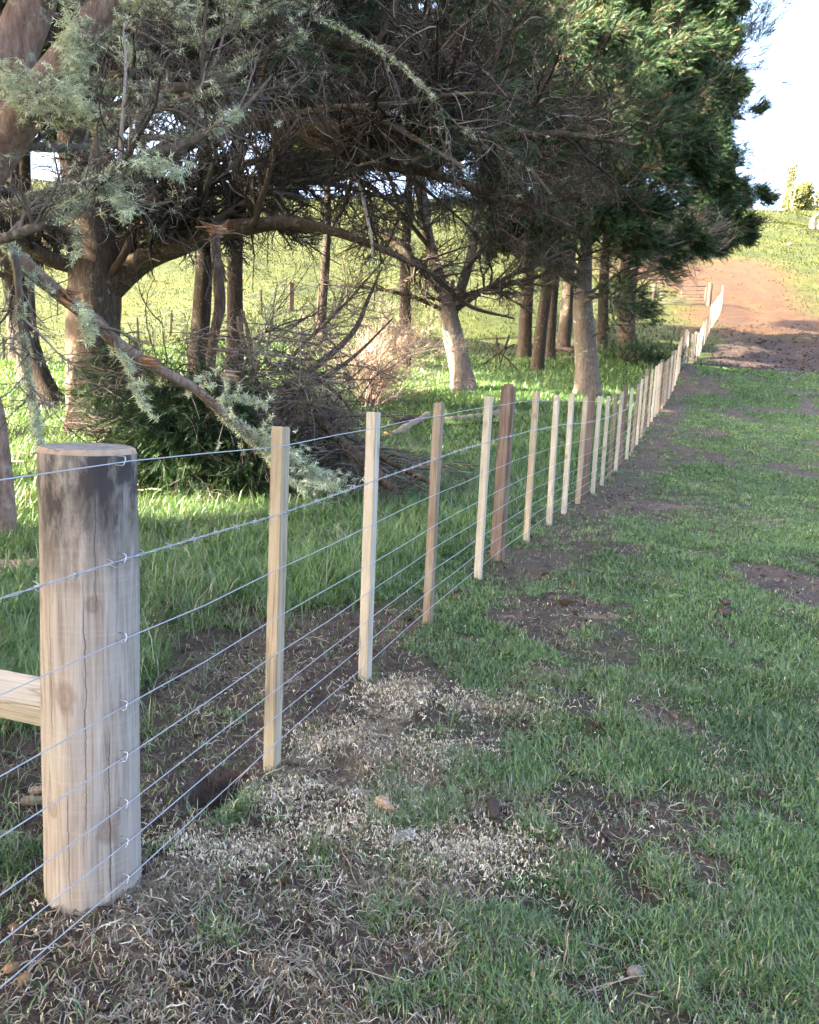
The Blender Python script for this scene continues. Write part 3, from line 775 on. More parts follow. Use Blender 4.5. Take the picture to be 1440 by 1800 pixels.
def build_crown(root, P, R, dens, fol, mats, insts=None, bare_in=.35, axis=None, leaf=.17, droop=-.25, fol_up=.35, hang=0., upper=99., fol_wind=(.25, .0), zf=-99, dead=.02, twig_tone=0., rmin=1.0, zmin=-99.):
    """Side branches, twigs and leaf sprays grown on the limbs P,R. All positions are local to the tree (and to root's copies)."""
    k2, k3, k4 = dens
    S, D, L, r2, i2 = spawn(P, R, k2, .15, 1, .42, .5, 1.25, .6, .5, .006, .05)
    P2 = grow(S, D, L, 9, np.tile([0, 0, droop], (len(S), 1)) + rng.normal(0, .5, (len(S), 3)), .10); R2 = taper(r2, 9, .3)
    kz = P2[:, :, 2].min(1) > zmin + rng.normal(0, .12, len(P2)); P2, R2 = P2[kz], R2[kz]
    S, D, L, r3, i3 = spawn(P2, R2, k3, .12, 1, .55, .4, 1.2, .8, .5, .0035, .0, .18)
    P3 = grow(S, D, L, 7, np.tile([0, 0, droop * .6], (len(S), 1)) + rng.normal(0, .7, (len(S), 3)), .10); R3 = taper(r3, 7, .4)
    kz = P3[:, :, 2].min(1) > zmin - .5 + rng.normal(0, .15, len(P3)); P3, R3 = P3[kz], R3[kz]
    sets = [(P3, R3)]
    if k4:
        S, D, L, r4, i4 = spawn(P3, R3, k4, .15, 1, .6, .4, 1.2, 1, .6, .0022 * rmin, 0, .10)
        P4 = grow(S, D, L, 5, rng.normal(0, .9, (len(S), 3)), .08); R4 = taper(r4, 5, .5)
        sets.append((P4, R4))
    lit = insts or [(tuple(root.location), 0)]
    a = twig_mesh('branches', [(P2, R2)], M[mats[0]], 5, lit, twig_tone)
    o = link_mesh('side_branches', a, root); o['kind'] = 'stuff'
    a = twig_mesh('twigs', sets, M[mats[0]], 3, lit, twig_tone)
    o = link_mesh('twigs', a, root); o['kind'] = 'stuff'
    nf = fol
    if nf:
        ax = axis
        # sprays hang on the outer twigs
        src = P3.reshape(-1, 3); dirs = norm(np.gradient(P3, axis=1)).reshape(-1, 3)
        ex = P2[:, -1]; 
        rd = np.linalg.norm(src[:, :2] - ax[None, :2], axis=1); ref = np.percentile(rd, 95)
        wgt = sstep(bare_in, bare_in + .35, rd / ref) + 1.2 * sstep(upper - 1, upper + 1.5, src[:, 2])
        wgt = wgt * (src[:, 2] > zf)
        wgt = np.clip(wgt, 0, 1.4) * (.15 + sstep(.35, .62, fbm(src[:, 0] * .9 + src[:, 2] * .5, src[:, 1] * .9 - src[:, 2] * .7, 77, 2)))
        wgt = wgt / wgt.sum()
        pick = rng.choice(len(src), nf, p=wgt)
        C = src[pick] + rng.normal(0, .09, (nf, 3)); Dd = dirs[pick] * .8 + rng.normal(0, .35, (nf, 3)) + np.array([fol_wind[0], fol_wind[1], fol_up])
        Sz = leaf * rng.uniform(.6, 1.5, nf)
        _px, _py, _pz = proj(C + np.array(lit[0][0]))
        Sz = Sz * np.where((_py < -60) & (len(lit) == 1), 1.7, 1.0)
        k = lit_mask(C, lit); C, Dd, Sz = C[k], Dd[k], Sz[k]
        V, F, A = scatter(SPRAY_FAR if leaf > .18 else SPRAY, C, Dd, Sz, dry=(rng.uniform(0, 1, len(C)) < dead) * 1.0)
        link_mesh('crown', mesh_from('crown', V, F, M['needle'], A, False), root)
    return P2, R2, P3, R3

def P4(px, py, Z, r): return np.append(at(px, py, Z), r)

def open_limbs(L, insts=None):
    """Drop limbs that would cross one of the sunlit gaps."""
    return [l for l in L if lit_mask(resample(np.array(l)[:, :3], 14), insts).all()]

def tree(name, base, label, cat='tree', group=None):
    root = empty(name, base); tag(root, label, cat, group); return root, np.array([*base, 0.0])

def trunk_and_limbs(root, b4, trunk, limbs, mat, forks=(), flare=.35, lmat=None):
    """Hand-placed world (x,y,z,r) polylines -> trunk and limb parts; returns local limb arrays."""
    wood('trunk', np.array(trunk) - b4, mat, 40, 22, .06, root, flare)
    for f in forks: wood('fork', np.array(f) - b4, mat, 30, 16, .05, root)
    for l in limbs: wood('limb', np.array(l) - b4, lmat or mat, 22, 9, .06, root)
    return limbset([np.array(l) - b4 for l in limbs])

def copy_tree(root, loc, rz, sc, label, group):
    r = root.copy(); COL.objects.link(r); r.location = tuple(loc); r.rotation_euler = (0, 0, rz); r.scale = (sc, sc, sc)
    r['label'] = label
    if group: r['group'] = group
    for ch in list(root.children):
        c = ch.copy(); COL.objects.link(c); c.parent = r
    return r

# ---- big tree with the thick grey-brown trunk behind the strainer post
B = at(184, 772, 11.5); B[2] = gz(B[0], B[1]) - .08
root, b4 = tree('cypress_tree', B, 'big old cypress with thick dark-streaked trunk behind the strainer post')
tk = [np.append(B, .45), P4(176, 720, 11.5, .40), P4(166, 610, 11.5, .37), P4(168, 520, 11.5, .36), P4(166, 450, 11.5, .37), P4(150, 350, 11.5, .30), P4(132, 220, 11.5, .25),
      P4(140, 60, 11.6, .22), P4(150, -150, 11.8, .18), P4(150, -400, 12, .12), P4(160, -560, 12, .05)]
L = [
    [P4(160, 530, 11.5, .27), P4(205, 490, 11.45, .22), P4(260, 452, 11.3, .165), P4(330, 425, 11.0, .15), P4(395, 405, 10.6, .13), P4(520, 392, 10.2, .075), P4(640, 425, 10, .05), P4(760, 480, 10, .02)],
    [P4(175, 350, 11.5, .15), P4(330, 245, 11, .14), P4(480, 212, 10.6, .125), P4(640, 238, 10.2, .115), P4(800, 252, 10, .085), P4(960, 235, 9.8, .05), P4(1120, 255, 9.8, .02)],
    [P4(140, 240, 11.5, .14), P4(330, 125, 11, .11), P4(520, 75, 10.6, .09), P4(700, 95, 10.2, .07), P4(850, 150, 10, .05), P4(1000, 215, 10, .02)],
    [P4(500, 212, 10.6, .08), P4(620, 280, 10.4, .075), P4(740, 300, 10.3, .06), P4(880, 345, 10.2, .04), P4(1010, 400, 10.2, .015)],
    [P4(150, 470, 11.5, .13), P4(90, 455, 11.2, .11), P4(20, 420, 11, .09), P4(-80, 400, 11, .05)],
    [P4(150, 440, 11.5, .12), P4(60, 380, 11.5, .10), P4(-40, 330, 11.5, .07), P4(-160, 320, 11.5, .03)],
    [P4(140, 150, 11.6, .12), P4(300, 20, 11.3, .10), P4(480, -60, 11, .08), P4(700, -60, 10.8, .05), P4(900, 20, 10.6, .02)],
    [P4(180, 470, 11.5, .10), P4(260, 400, 11.8, .09), P4(400, 330, 12.2, .07), P4(560, 320, 12.6, .05), P4(720, 360, 13, .02)],
    [P4(170, 400, 11.6, .09), P4(280, 330, 12.4, .08), P4(420, 290, 13.2, .06), P4(600, 270, 14, .04), P4(780, 300, 14.6, .02)],
    [P4(150, 300, 11.6, .10), P4(260, 180, 12.6, .09), P4(430, 130, 13.6, .07), P4(640, 140, 14.4, .04), P4(820, 190, 15, .02)],
    [P4(150, 200, 11.6, .10), P4(300, 80, 12.4, .08), P4(500, 10, 13.2, .06), P4(760, 30, 14, .04), P4(960, 100, 14.5, .02)],
]
L += open_limbs(auto_limbs(B, tk, 13, 4.3, 10.5, 5.2, 2.2, .12, az0=1.2, spread=4.4))
Pl, Rl = trunk_and_limbs(root, b4, tk, L, M['bark'])
stub = [P4(196, 482, 11.25, .05), P4(222, 440, 11.0, .055), P4(236, 400, 10.9, .04), P4(262, 360, 10.7, .02), P4(300, 330, 10.6, .006)]
wood('limb', np.array(stub) - b4, M['bark'], 16, 9, .06, root)
build_crown(root, Pl, Rl, (24, 16, 9), 60000, ('twig',), axis=np.array([1.0, -1.0]), bare_in=.8, leaf=.17, upper=5.8, droop=-.08, zmin=2.45)

# ---- sunlit leaning trunk in the middle of the grove
B = gnd(818, 686); B[2] -= .08
ZC = float((B - EYE) @ CF)
root, b4 = tree('cypress_tree', B, 'cypress with a leaning trunk lit bright by the sun in a patch of sunny grass')
tk = [np.append(B, .30), P4(811, 650, ZC, .265), P4(800, 605, ZC, .25), P4(788, 550, ZC, .22), P4(776, 500, ZC, .15), P4(750, 400, ZC, .13), P4(735, 250, ZC, .11), P4(730, 50, ZC, .09), P4(735, -150, ZC, .05)]
f2 = [P4(792, 560, ZC, .14), P4(806, 520, ZC + .1, .13), P4(830, 440, ZC + .3, .11), P4(845, 330, ZC + .5, .09), P4(850, 150, ZC + .6, .07), P4(850, -40, ZC + .6, .03)]
L = [[P4(786, 548, ZC, .06), P4(720, 520, ZC - .4, .05), P4(640, 505, ZC - .8, .035), P4(560, 500, ZC - 1, .015)],
     [P4(800, 545, ZC, .07), P4(860, 505, ZC - .4, .06), P4(930, 470, ZC - .8, .04), P4(1000, 440, ZC - 1, .015)],
     [P4(780, 520, ZC, .07), P4(720, 460, ZC - .6, .06), P4(640, 425, ZC - 1, .045), P4(540, 400, ZC - 1.5, .02)],
     [P4(640, 378, ZC - 2, .07), P4(720, 450, ZC - 2, .075), P4(780, 500, ZC - 1, .06), P4(830, 540, ZC - .3, .05), P4(905, 560, ZC, .02)],
     [P4(760, 440, ZC, .06), P4(680, 350, ZC - 1, .05), P4(580, 300, ZC - 2, .03), P4(480, 290, ZC - 2.5, .015)],
     [P4(815, 480, ZC, .06), P4(880, 400, ZC - 1, .05), P4(950, 340, ZC - 2, .035), P4(1030, 310, ZC - 2.5, .015)]]
L += open_limbs(auto_limbs(B, tk, 13, 3.2, 13, 3.9, 1.8, .075))
Pl, Rl = trunk_and_limbs(root, b4, tk, L, M['bark_grey'], [f2], .3, M['bark'])
build_crown(root, Pl, Rl, (20, 14, 9), 60000, ('twig',), axis=np.zeros(2), bare_in=.75, leaf=.22, upper=7.6, droop=-.1, zmin=2.1, twig_tone=.05)

# ---- straight grey trunk close to the fence
B = gnd(1034, 698); B[2] -= .08
ZD = float((B - EYE) @ CF)
root, b4 = tree('cypress_tree', B, 'cypress with a straight lichen-spotted grey trunk just behind the fence battens')
tk = [np.append(B, .36), P4(1032, 655, ZD, .31), P4(1028, 600, ZD, .285), P4(1024, 520, ZD, .25), P4(1030, 440, ZD, .17), P4(1036, 330, ZD, .14), P4(1044, 150, ZD, .12), P4(1050, 0, ZD, .10), P4(1055, -160, ZD, .05)]
def sil(tips, src, r0=.06, dz=0, sag=18):
    out = []
    for (x, y, z), (sx, sy) in zip(tips, src):
        m1 = P4(sx + (x - sx) * .35, sy + (y - sy) * .35 - sag, (ZD if dz == 0 else dz) * .65 + z * .35, r0 * .75)
        m2 = P4(sx + (x - sx) * .72, sy + (y - sy) * .72 - sag * .7, (ZD if dz == 0 else dz) * .28 + z * .72, r0 * .45)
        out.append([P4(sx, sy, ZD if dz == 0 else dz, r0), m1, m2, P4(x, y, z, .012)])
    return out
tips = [(1240, 10, 21), (1215, 85, 20), (1235, 95, 21.5), (1200, 150, 19), (1185, 40, 18), (1205, 245, 20), (1225, 275, 21), (1160, 345, 19), (1120, 400, 18.5), (1095, 345, 18), (1150, 200, 17.5),
        (1120, 120, 17), (1080, 250, 17), (1060, 60, 17), (1180, -60, 19), (1230, -100, 21), (1100, -60, 17), (1170, 300, 18), (1140, 260, 20)]
srcs = [(1045, 120), (1040, 200), (1042, 180), (1038, 250), (1044, 140), (1034, 330), (1034, 350), (1030, 400), (1028, 440), (1030, 420), (1038, 280), (1042, 200), (1036, 340), (1045, 130), (1050, 0), (1050, -20), (1048, 30), (1032, 380), (1034, 350)]
L = sil(tips, srcs)
nD = len(L)
L += [[P4(1022, 510, ZD, .09), P4(985, 480, ZD - .5, .08), P4(930, 430, ZD - 1, .05), P4(860, 400, ZD - 1.5, .02)],
      [P4(1022, 500, ZD, .07), P4(970, 440, ZD - .5, .06), P4(900, 360, ZD - 1, .04), P4(820, 320, ZD - 1.5, .02)],
      [P4(1030, 520, ZD, .05), P4(1090, 480, ZD - .5, .04), P4(1160, 440, ZD - 1, .025), P4(1230, 415, ZD - 1, .01)],
      [P4(1028, 460, ZD, .06), P4(960, 360, ZD - 2, .05), P4(900, 240, ZD - 3, .03), P4(850, 150, ZD - 3, .015)]]
L += open_limbs(auto_limbs(B, tk, 12, 3.6, 14, 3.6, 1.6, .07, az0=1.6, spread=3.6))
Pl, Rl = trunk_and_limbs(root, b4, tk, L, M['bark_grey'])
build_crown(root, Pl, Rl, (17, 12, 6), 80000, ('twig_grey',), axis=np.zeros(2), bare_in=.35, leaf=.21, upper=7.5, twig_tone=-.22, fol_up=.12, fol_wind=(.75, -.15), dead=.05)

# ---- third trunk, further along the fence, with a fan of dead grey twigs
B = gnd(1104, 633); B[2] -= .08
ZE = float((B - EYE) @ CF)
root, b4 = tree('cypress_tree', B, 'farther cypress behind the fence with a fan of dead grey twigs leaning over it')
tk = [np.append(B, .36), P4(1103, 605, ZE, .31), P4(1102, 560, ZE, .29), P4(1102, 500, ZE, .27), P4(1110, 400, ZE, .2), P4(1130, 250, ZE, .16), P4(1150, 100, ZE, .12), P4(1160, -40, ZE, .06)]
tips = [(1285, 20, 28), (1305, 70, 28), (1295, 95, 27), (1300, 165, 28), (1322, 240, 28), (1318, 200, 29), (1312, 290, 28), (1345, 330, 30), (1325, 408, 29), (1290, 415, 28), (1260, 140, 26), (1250, 240, 26), (1270, 330, 27), (1240, 380, 26), (1230, 180, 25.5), (1265, 270, 26), (1300, 370, 28)]
srcs = [(1150, 110), (1148, 130), (1145, 160), (1138, 230), (1132, 290), (1136, 250), (1124, 340), (1118, 400), (1108, 460), (1106, 470), (1140, 200), (1130, 300), (1120, 380), (1112, 430), (1136, 250), (1126, 340), (1110, 440)]
tips = [(x - 32 if x > 1288 else x - 12, y, z) for x, y, z in tips]
L = sil(tips, srcs, .07, ZE, 10)
L += open_limbs(auto_limbs(B, tk, 12, 5, 15, 3.6, 1.6, .07, az0=1.6, spread=3.6))
Pl, Rl = trunk_and_limbs(root, b4, tk, L, M['bark'])
build_crown(root, Pl, Rl, (16, 11, 5), 72000, ('twig_grey',), axis=np.zeros(2), bare_in=.4, leaf=.26, upper=11, twig_tone=-.22, fol_up=.12, fol_wind=(.75, -.15), rmin=1.4, dead=.04, zf=4.0)
# dead grey limbs: bare
GL = []
for i in range(22):
    sx, sy = 1103 + rng.normal(0, 4), rng.uniform(440, 520); x, y = rng.uniform(1170, 1300), rng.uniform(370, 450) ; z = ZE - rng.uniform(.5, 4)
    GL.append([P4(sx, sy, ZE, .035), P4(sx + (x - sx) * .3, sy + (y - sy) * .12, ZE * .7 + z * .3, .026), P4(sx + (x - sx) * .65, sy + (y - sy) * .5, ZE * .3 + z * .7, .016), P4(x, y, z, .006)])
Pg, Rg = limbset([np.array(l) - b4 for l in GL], 12)
S, D, ln, r2, _ = spawn(Pg, Rg, 14, .15, 1, .45, .25, .8, 1, .6, .007, .1); Pa = grow(S, D, ln, 7, rng.normal(0, .4, (len(S), 3)) + np.array([.3, 0, .2]), .08); Ra = taper(r2, 7, .5)
S, D, ln, r3, _ = spawn(Pa, Ra, 7, .15, 1, .6, .25, .8, 1, .7, .0045, .1); Pb = grow(S, D, ln, 6, rng.normal(0, .4, (len(S), 3)) + np.array([.2, 0, .2]), .08); Rb = taper(r3, 6, .6)
o = link_mesh('dead_twigs', twig_mesh('dead_twigs', [(Pg, Rg), (Pa, Ra), (Pb, Rb)], M['twig_grey'], 3), root); o['kind'] = 'stuff'

# ---- lichen-covered tree at the left edge
B = at(4, 958, 6.2); B[2] = gz(B[0], B[1]) - .06
root, b4 = tree('lichen_tree', B, 'lichen-hung old tree at the left edge with two red-brown stems leaning up to the right')
tk = [np.append(B, .115), P4(-2, 850, 6.1, .105), P4(-16, 740, 6.0, .105), P4(-55, 600, 5.8, .12), P4(-90, 480, 5.5, .15), P4(-70, 360, 5.3, .17), P4(15, 235, 5.1, .135), P4(90, 140, 5.0, .115), P4(160, 50, 5, .105), P4(215, -40, 5, .10), P4(290, -200, 5, .09), P4(330, -420, 5.2, .05)]
f2 = [P4(-70, 370, 5.3, .15), P4(-15, 190, 5.2, .15), P4(30, 80, 5.2, .14), P4(68, -20, 5.2, .13), P4(110, -200, 5.2, .10), P4(120, -450, 5.2, .06)]
L = [
    [P4(125, 150, 5, .04), P4(200, 152, 4.9, .037), P4(280, 155, 4.8, .034), P4(345, 150, 4.75, .028), P4(390, 130, 4.7, .022), P4(450, 95, 4.7, .012), P4(540, 60, 4.7, .006)],
    [P4(200, 0, 5, .02), P4(235, 8, 4.9, .018), P4(265, 4, 4.85, .016), P4(320, 18, 4.8, .011), P4(345, 38, 4.8, .006)],
    [P4(140, 110, 5, .025), P4(215, 40, 4.9, .02), P4(240, 48, 4.85, .018), P4(295, 78, 4.8, .016), P4(350, 68, 4.75, .012), P4(420, 38, 4.7, .008), P4(500, 0, 4.7, .005)],
    [P4(-60, 400, 4.7, .05), P4(0, 372, 4.6, .045), P4(90, 342, 4.55, .04), P4(165, 325, 4.5, .036), P4(235, 285, 4.5, .03), P4(345, 245, 4.5, .022), P4(430, 188, 4.5, .012), P4(480, 130, 4.5, .005)],
    [P4(-60, 430, 4.5, .03), P4(0, 420, 4.45, .028), P4(60, 400, 4.4, .027), P4(110, 372, 4.4, .025), P4(150, 345, 4.45, .022), P4(200, 318, 4.5, .015)],
    [P4(100, 200, 5.0, .03), P4(165, 218, 4.9, .028), P4(172, 240, 4.85, .026), P4(162, 290, 4.8, .022), P4(158, 330, 4.7, .016)],
    [P4(-40, 400, 5.2, .04), P4(20, 440, 5.2, .03), P4(34, 520, 5.2, .024), P4(40, 600, 5.2, .02), P4(52, 680, 5.2, .015), P4(62, 740, 5.2, .01), P4(72, 792, 5.2, .004)],
    [P4(95, 205, 5.0, .035), P4(170, 205, 4.8, .03), P4(260, 195, 4.6, .024), P4(340, 170, 4.5, .016), P4(400, 150, 4.4, .006)],
    [P4(60, 30, 5.2, .04), P4(150, -60, 5, .03), P4(300, -40, 4.8, .022), P4(420, 10, 4.7, .01)],
    [P4(180, 20, 5.0, .035), P4(280, -40, 5.2, .03), P4(420, -20, 5.6, .02), P4(560, 30, 6, .012), P4(700, 110, 6.2, .008), P4(800, 215, 6.3, .005), P4(850, 250, 6.3, .003)],
    [P4(0, 250, 5.1, .04), P4(110, 260, 5.6, .03), P4(220, 250, 6, .02), P4(360, 230, 6.4, .008)],
]
L += open_limbs(auto_limbs(B, tk, 8, 4.6, 7.5, 2.4, 1.2, .04, az0=2.0, spread=3.4))
Pl, Rl = trunk_and_limbs(root, b4, tk, L, M['bark_red'], [f2], .2, M['bark_grey'])
P2, R2, P3, R3 = build_crown(root, Pl, Rl, (13, 8, 5), 2600, ('twig_grey',), axis=np.array([0.5, -1.0]), bare_in=.6, leaf=.12, upper=4.6, rmin=.8, twig_tone=-.1)
def lichen_on(root, b, PR, n, size, thick=1.0, name='lichen', down=.25, hang=()):
    """Shaggy lichen tufts crowding branches; extra hanging beards at the given points."""
    C, D, S = [], [], []
    for P, R, m in PR:
        w = np.linalg.norm(P[:, 1:] - P[:, :-1], axis=2) ; 
        fl = w.ravel() / w.sum(); pk = rng.choice(len(fl), m, p=fl)
        i, j = np.unravel_index(pk, w.shape); f = rng.uniform(0, 1, m)[:, None]
        p = P[i, j] * (1 - f) + P[i, j + 1] * f
        keep = fbm(p[:, 0] * 3.1 + p[:, 2] * 2, p[:, 1] * 3 + p[:, 2] * 2.7, 91, 3) > .40
        p = p[keep]; i, j = i[keep], j[keep]
        d = norm(rng.normal(0, 1, p.shape)) * .8 + np.array([0, 0, -down])
        C.append(p + norm(d) * R[i, j][:, None] * .8); D.append(d); S.append(size * rng.uniform(.5, 1.5, len(p)))
    for (q, m, rx, rz) in hang:
        p = q + rng.normal(0, 1, (m, 3)) * np.array([rx, rx, rz]); C.append(p); D.append(np.array([0, 0, -1.0]) + rng.normal(0, .45, (m, 3))); S.append(size * 1.3 * rng.uniform(.6, 1.4, m))
    V, F, A = scatter(TUFT, np.concatenate(C) - b, np.concatenate(D), np.concatenate(S))
    o = link_mesh(name, mesh_from(name, V, F, M['lichen'], A, False), root); o['kind'] = 'stuff'; return o
Bw = np.array(B)
Pw, Rw = limbset([np.array(l) for l in L[:11]])
Ptk, Rtk = limbset([np.array(tk), np.array(f2)], 40)
beards = [(at(128, 60, 4.8), 132, .05, .14), (at(130, 105, 4.8), 110, .05, .10), (at(115, 165, 4.75), 110, .07, .06), (at(30, 140, 4.8), 88, .08, .05), (at(225, 95, 4.7), 49, .035, .05), (at(140, 185, 4.7), 49, .05, .04),
          (at(325, 35, 4.7), 66, .06, .07), (at(430, 15, 4.7), 66, .08, .06), (at(215, 355, 4.45), 66, .06, .05), (at(50, 185, 4.8), 77, .08, .05), (at(15, 150, 4.8), 55, .05, .05), (at(280, 290, 4.4), 82, .08, .03),
          (at(60, 740, 5.15), 33, .015, .06), (at(150, 550, 5.0), 22, .025, .03), (at(130, 430, 4.6), 27, .02, .07)]
far3 = P3[:, :, :] + Bw; 
vis = (far3[:, 3, 1] < 5.6) & (far3[:, 3, 0] > -3.6)
lichen_on(root, Bw, [(Pw[3:7], Rw[3:7], 4200), (Pw[:3], Rw[:3], 1700), (Pw[7:], Rw[7:], 1200), (Ptk, Rtk, 500), (P2 + Bw, R2, 900), (far3[vis], R3[vis], 900)], 0, .038, hang=beards)

def splinters(name, base, d, n, spread, parent, org):
    """A torn break: sharp wood fibres of uneven length."""
    L = np.linalg.norm(d); S = base + rng.normal(0, spread * .55, (n, 3)); D = d / L + rng.normal(0, .22, (n, 3)); ln = L * rng.uniform(.35, 1.05, n)
    P = grow(S, D, ln, 5, rng.normal(0, .25, (n, 3)), .03); R = rng.uniform(.010, .022, n)[:, None] * np.array([1, 1, .75, .45, .08])[None]
    V, F = tubes(P - org, R, 4)
    return link_mesh(name, mesh_from(name, V, F, M['split_orange'], None, False), parent)

# ---- broken lichen-covered branch sloping down across the grass to the fence
pts = [P4(-60, 395, 5.4, .055), P4(0, 428, 5.5, .055), P4(55, 475, 5.6, .055), P4(110, 520, 5.7, .05), P4(165, 565, 5.9, .05), P4(215, 610, 6.1, .046), P4(280, 650, 6.4, .044), P4(345, 685, 6.7, .04), P4(400, 735, 7.0, .036),
       P4(455, 780, 7.3, .03), P4(520, 815, 7.7, .024), P4(580, 848, 8.0, .016), P4(640, 866, 8.2, .007)]
Q0 = np.array(pts); root = empty('broken_branch', Q0[5, :3]); b4 = np.append(Q0[5, :3], 0)
tag(root, 'long broken branch shaggy with pale lichen, sloping from the left edge down to the fence', 'branch')
wood('stem', Q0 - b4, M['bark_red'], 60, 12, .10, root)
for (a, b_, c_) in (((110, 515, 5.7), (122, 525, 5.6), (140, 530, 5.55)), ((248, 632, 6.2), (262, 640, 6.2), (285, 640, 6.2)), ((395, 660, 7.0), (410, 662, 7.0), (425, 668, 7.1))):
    splinters('split_end', at(*a), at(*c_) - at(*a), 9, .03, root, b4[:3])
Pb_, Rb_ = limbset([Q0], 60)
sub = []
for (a, b_, c_, d_) in (((455, 780, 7.3), (500, 840, 7.3), (540, 850, 7.3), (590, 860, 7.4)), ((345, 690, 6.7), (380, 705, 6.6), (420, 700, 6.6), (470, 715, 6.7)), ((430, 760, 7.2), (470, 770, 7.2), (500, 790, 7.3), (560, 830, 7.5)), ((200, 600, 6.0), (225, 640, 5.95), (245, 700, 6.0), (262, 720, 6.1)),
                        ((180, 575, 5.9), (215, 585, 5.9), (240, 600, 6.0), (250, 625, 6.0)), ((60, 470, 5.6), (52, 520, 5.5), (60, 570, 5.5), (64, 600, 5.5))):
    sub.append([P4(*a, .016), P4(*b_, .011), P4(*c_, .007), P4(*d_, .003)])
Ps, Rs = limbset([np.array(s_) for s_ in sub], 12)
S, D, ln, r2, _ = spawn(np.concatenate([Ps, np.stack([resample(Q0[i:i + 4], 12)[:, :3] for i in (2, 4, 6, 7, 8, 9)])]), np.concatenate([Rs, np.full((6, 12), .008)]), 9, .1, 1, .4, .3, 1.1, 1, .6, .003, 0, .15)
Pt = grow(S, D, ln, 6, rng.normal(0, .6, (len(S), 3)), .1); Rt = taper(r2, 6, .4)
o = link_mesh('twigs', twig_mesh('twigs', [(Ps - b4[:3], Rs), (Pt - b4[:3], Rt)], M['twig_grey'], 4), root); o['kind'] = 'stuff'
lichen_on(root, b4[:3], [(Pb_[:, 18:], Rb_[:, 18:], 1700), (Pb_[:, :14], Rb_[:, :14], 250), (Ps, Rs, 900), (Pt, Rt, 1500)], 0, .048, hang=[(at(560, 840, 7.6), 120, .16, .05), (at(500, 800, 7.4), 100, .09, .06), (at(155, 575, 5.75), 50, .03, .04)])

# ---- trees of the grove: one kind, copied
gi = []                                                          # px, py base, rot, scale, label
GROVE = [(945, 637, 27.0, .4, .80, 'slim dark trunk of a cypress beside the log pile, left of the straight grey trunk'),
         (968, 610, 30, 2.1, .78, 'dark cypress trunk half hidden behind the slim one by the log pile'),
         (1058, 606, 30.5, 3.7, .82, 'dark cypress between the lichen-spotted grey trunk and the farther fence-side trunk'),
         (992, 572, 35, 5.0, 1.08, 'farther cypress trunk deep in the grove behind the log pile'),
         (925, 588, 31.5, 2.2, 1.0, 'broad dark trunk in deep shade left of the slim trunk by the log pile'),
         (348, 600, 15.0, 1.2, .72, 'dark narrow trunk just left of the upright broken snag'),
         (418, 575, 17.0, 2.9, .74, 'dark trunk just right of the upright broken snag'),
         (712, 592, 26, 4.4, .76, 'dark short trunk behind the bare pinkish bush'),
         (30, 640, 27, 3.3, .85, 'dark trunk at the far left in front of the back fence'),
         (-70, 690, 18, .3, .85, 'dark tree just beyond the left edge behind the lichen tree'),
         (172, 640, 19, 1.1, .95, 'tree hidden behind the big old cypress, its dark boughs showing above'),
         (-150, 660, 23, 4.1, 1.0, 'dark tree beyond the left edge in front of the back fence'),
         (52, 655, 20, 2.9, .95, 'dark trunk between the leaning dark trunk and the big old cypress'),
         (-20, 640, 25, .8, 1.0, 'dark tree at the very left edge near the back fence'),
         (1104, 590, 36, 1.7, 1.0, 'tree hidden behind the farther fence-side trunk, its boughs spreading over it'),
         (565, 545, 33, .9, .8, 'sunlit pale trunk by the back fence with wide low boughs')]
OFF = [(-8, -6.1, .3, 1.15), (-8.2, -2.4, 2.0, 1.15), (-8.5, .9, 4.0, 1.1), (-12.5, -5.8, 1.0, 1.2), (-12.5, -2.0, 5.2, 1.2), (-12.8, 1.6, 3.0, 1.2), (-17, -9.6, 3.4, 1.25), (-17, -5.4, 2.2, 1.25), (-17.5, -1.2, .8, 1.25), (-7.6, -10, .9, 1.1), (-13, 4.2, 2.6, 1.15), (-12.6, 8.2, .2, 1.1)]
insts = []
for px, py, Z, rz, sc, lab in GROVE:
    p = at(px, py, Z); p[2] = gz(p[0], p[1]) - .1; insts.append((tuple(p), rz, sc, lab))
offs = [((x, y, gz(x, y) - .1), rz, sc, 'shelter cypress standing outside the picture to the left') for x, y, rz, sc in OFF]
def grove_kind(name, insts, nfol, leaf, dens, group, seed_roll=0):
  root = empty(name, (0, 0, 0))
  tk = [np.array([0, 0, 0, .34]), np.array([.02, .03, .5, .28]), np.array([.08, .02, 2.0, .25]), np.array([.15, -.06, 4, .22]), np.array([.1, -.1, 7, .17]), np.array([0, 0, 10.5, .11]), np.array([.05, .1, 14, .04])]
  L = open_limbs(auto_limbs(np.zeros(3), tk, 34, 3.3, 13.4, 5.2, 1.5, .085, droop=.02, elev=(.08, .5)), [i[:3] for i in insts])
  Pl, Rl = trunk_and_limbs(root, np.zeros(4), tk, L, M['bark_dark'])
  build_crown(root, Pl, Rl, dens, nfol, ('twig',), insts=[i[:3] for i in insts], axis=np.zeros(2), bare_in=.5, leaf=leaf, upper=5.8, rmin=1.2, fol_wind=(.0, .0), dead=.12)
  for k, (p, rz, sc, lab) in enumerate(insts):
    if k == 0:
        root.location = p; root.rotation_euler = (0, 0, rz); root.scale = (sc,) * 3; tag(root, lab, 'tree', group)
    else:
        copy_tree(root, p, rz, sc, lab, group)
_hp = HP; _hr = HR; _m = (HP[:, 1] > 12) & (HP[:, 1] < 24); HP = HP[_m]; HR = HR[_m]
grove_kind('grove_cypress', insts, 120000, .30, (20, 12, 7), None)
HP = np.array([gnd(60, 935), gnd(335, 893), gnd(425, 895), at(148, 690, 11.2)]); HR = np.array([.55, .45, .5, .5])
grove_kind('shelter_cypress', offs, 26000, .5, (10, 7, 0), 'shelter trees outside the picture')
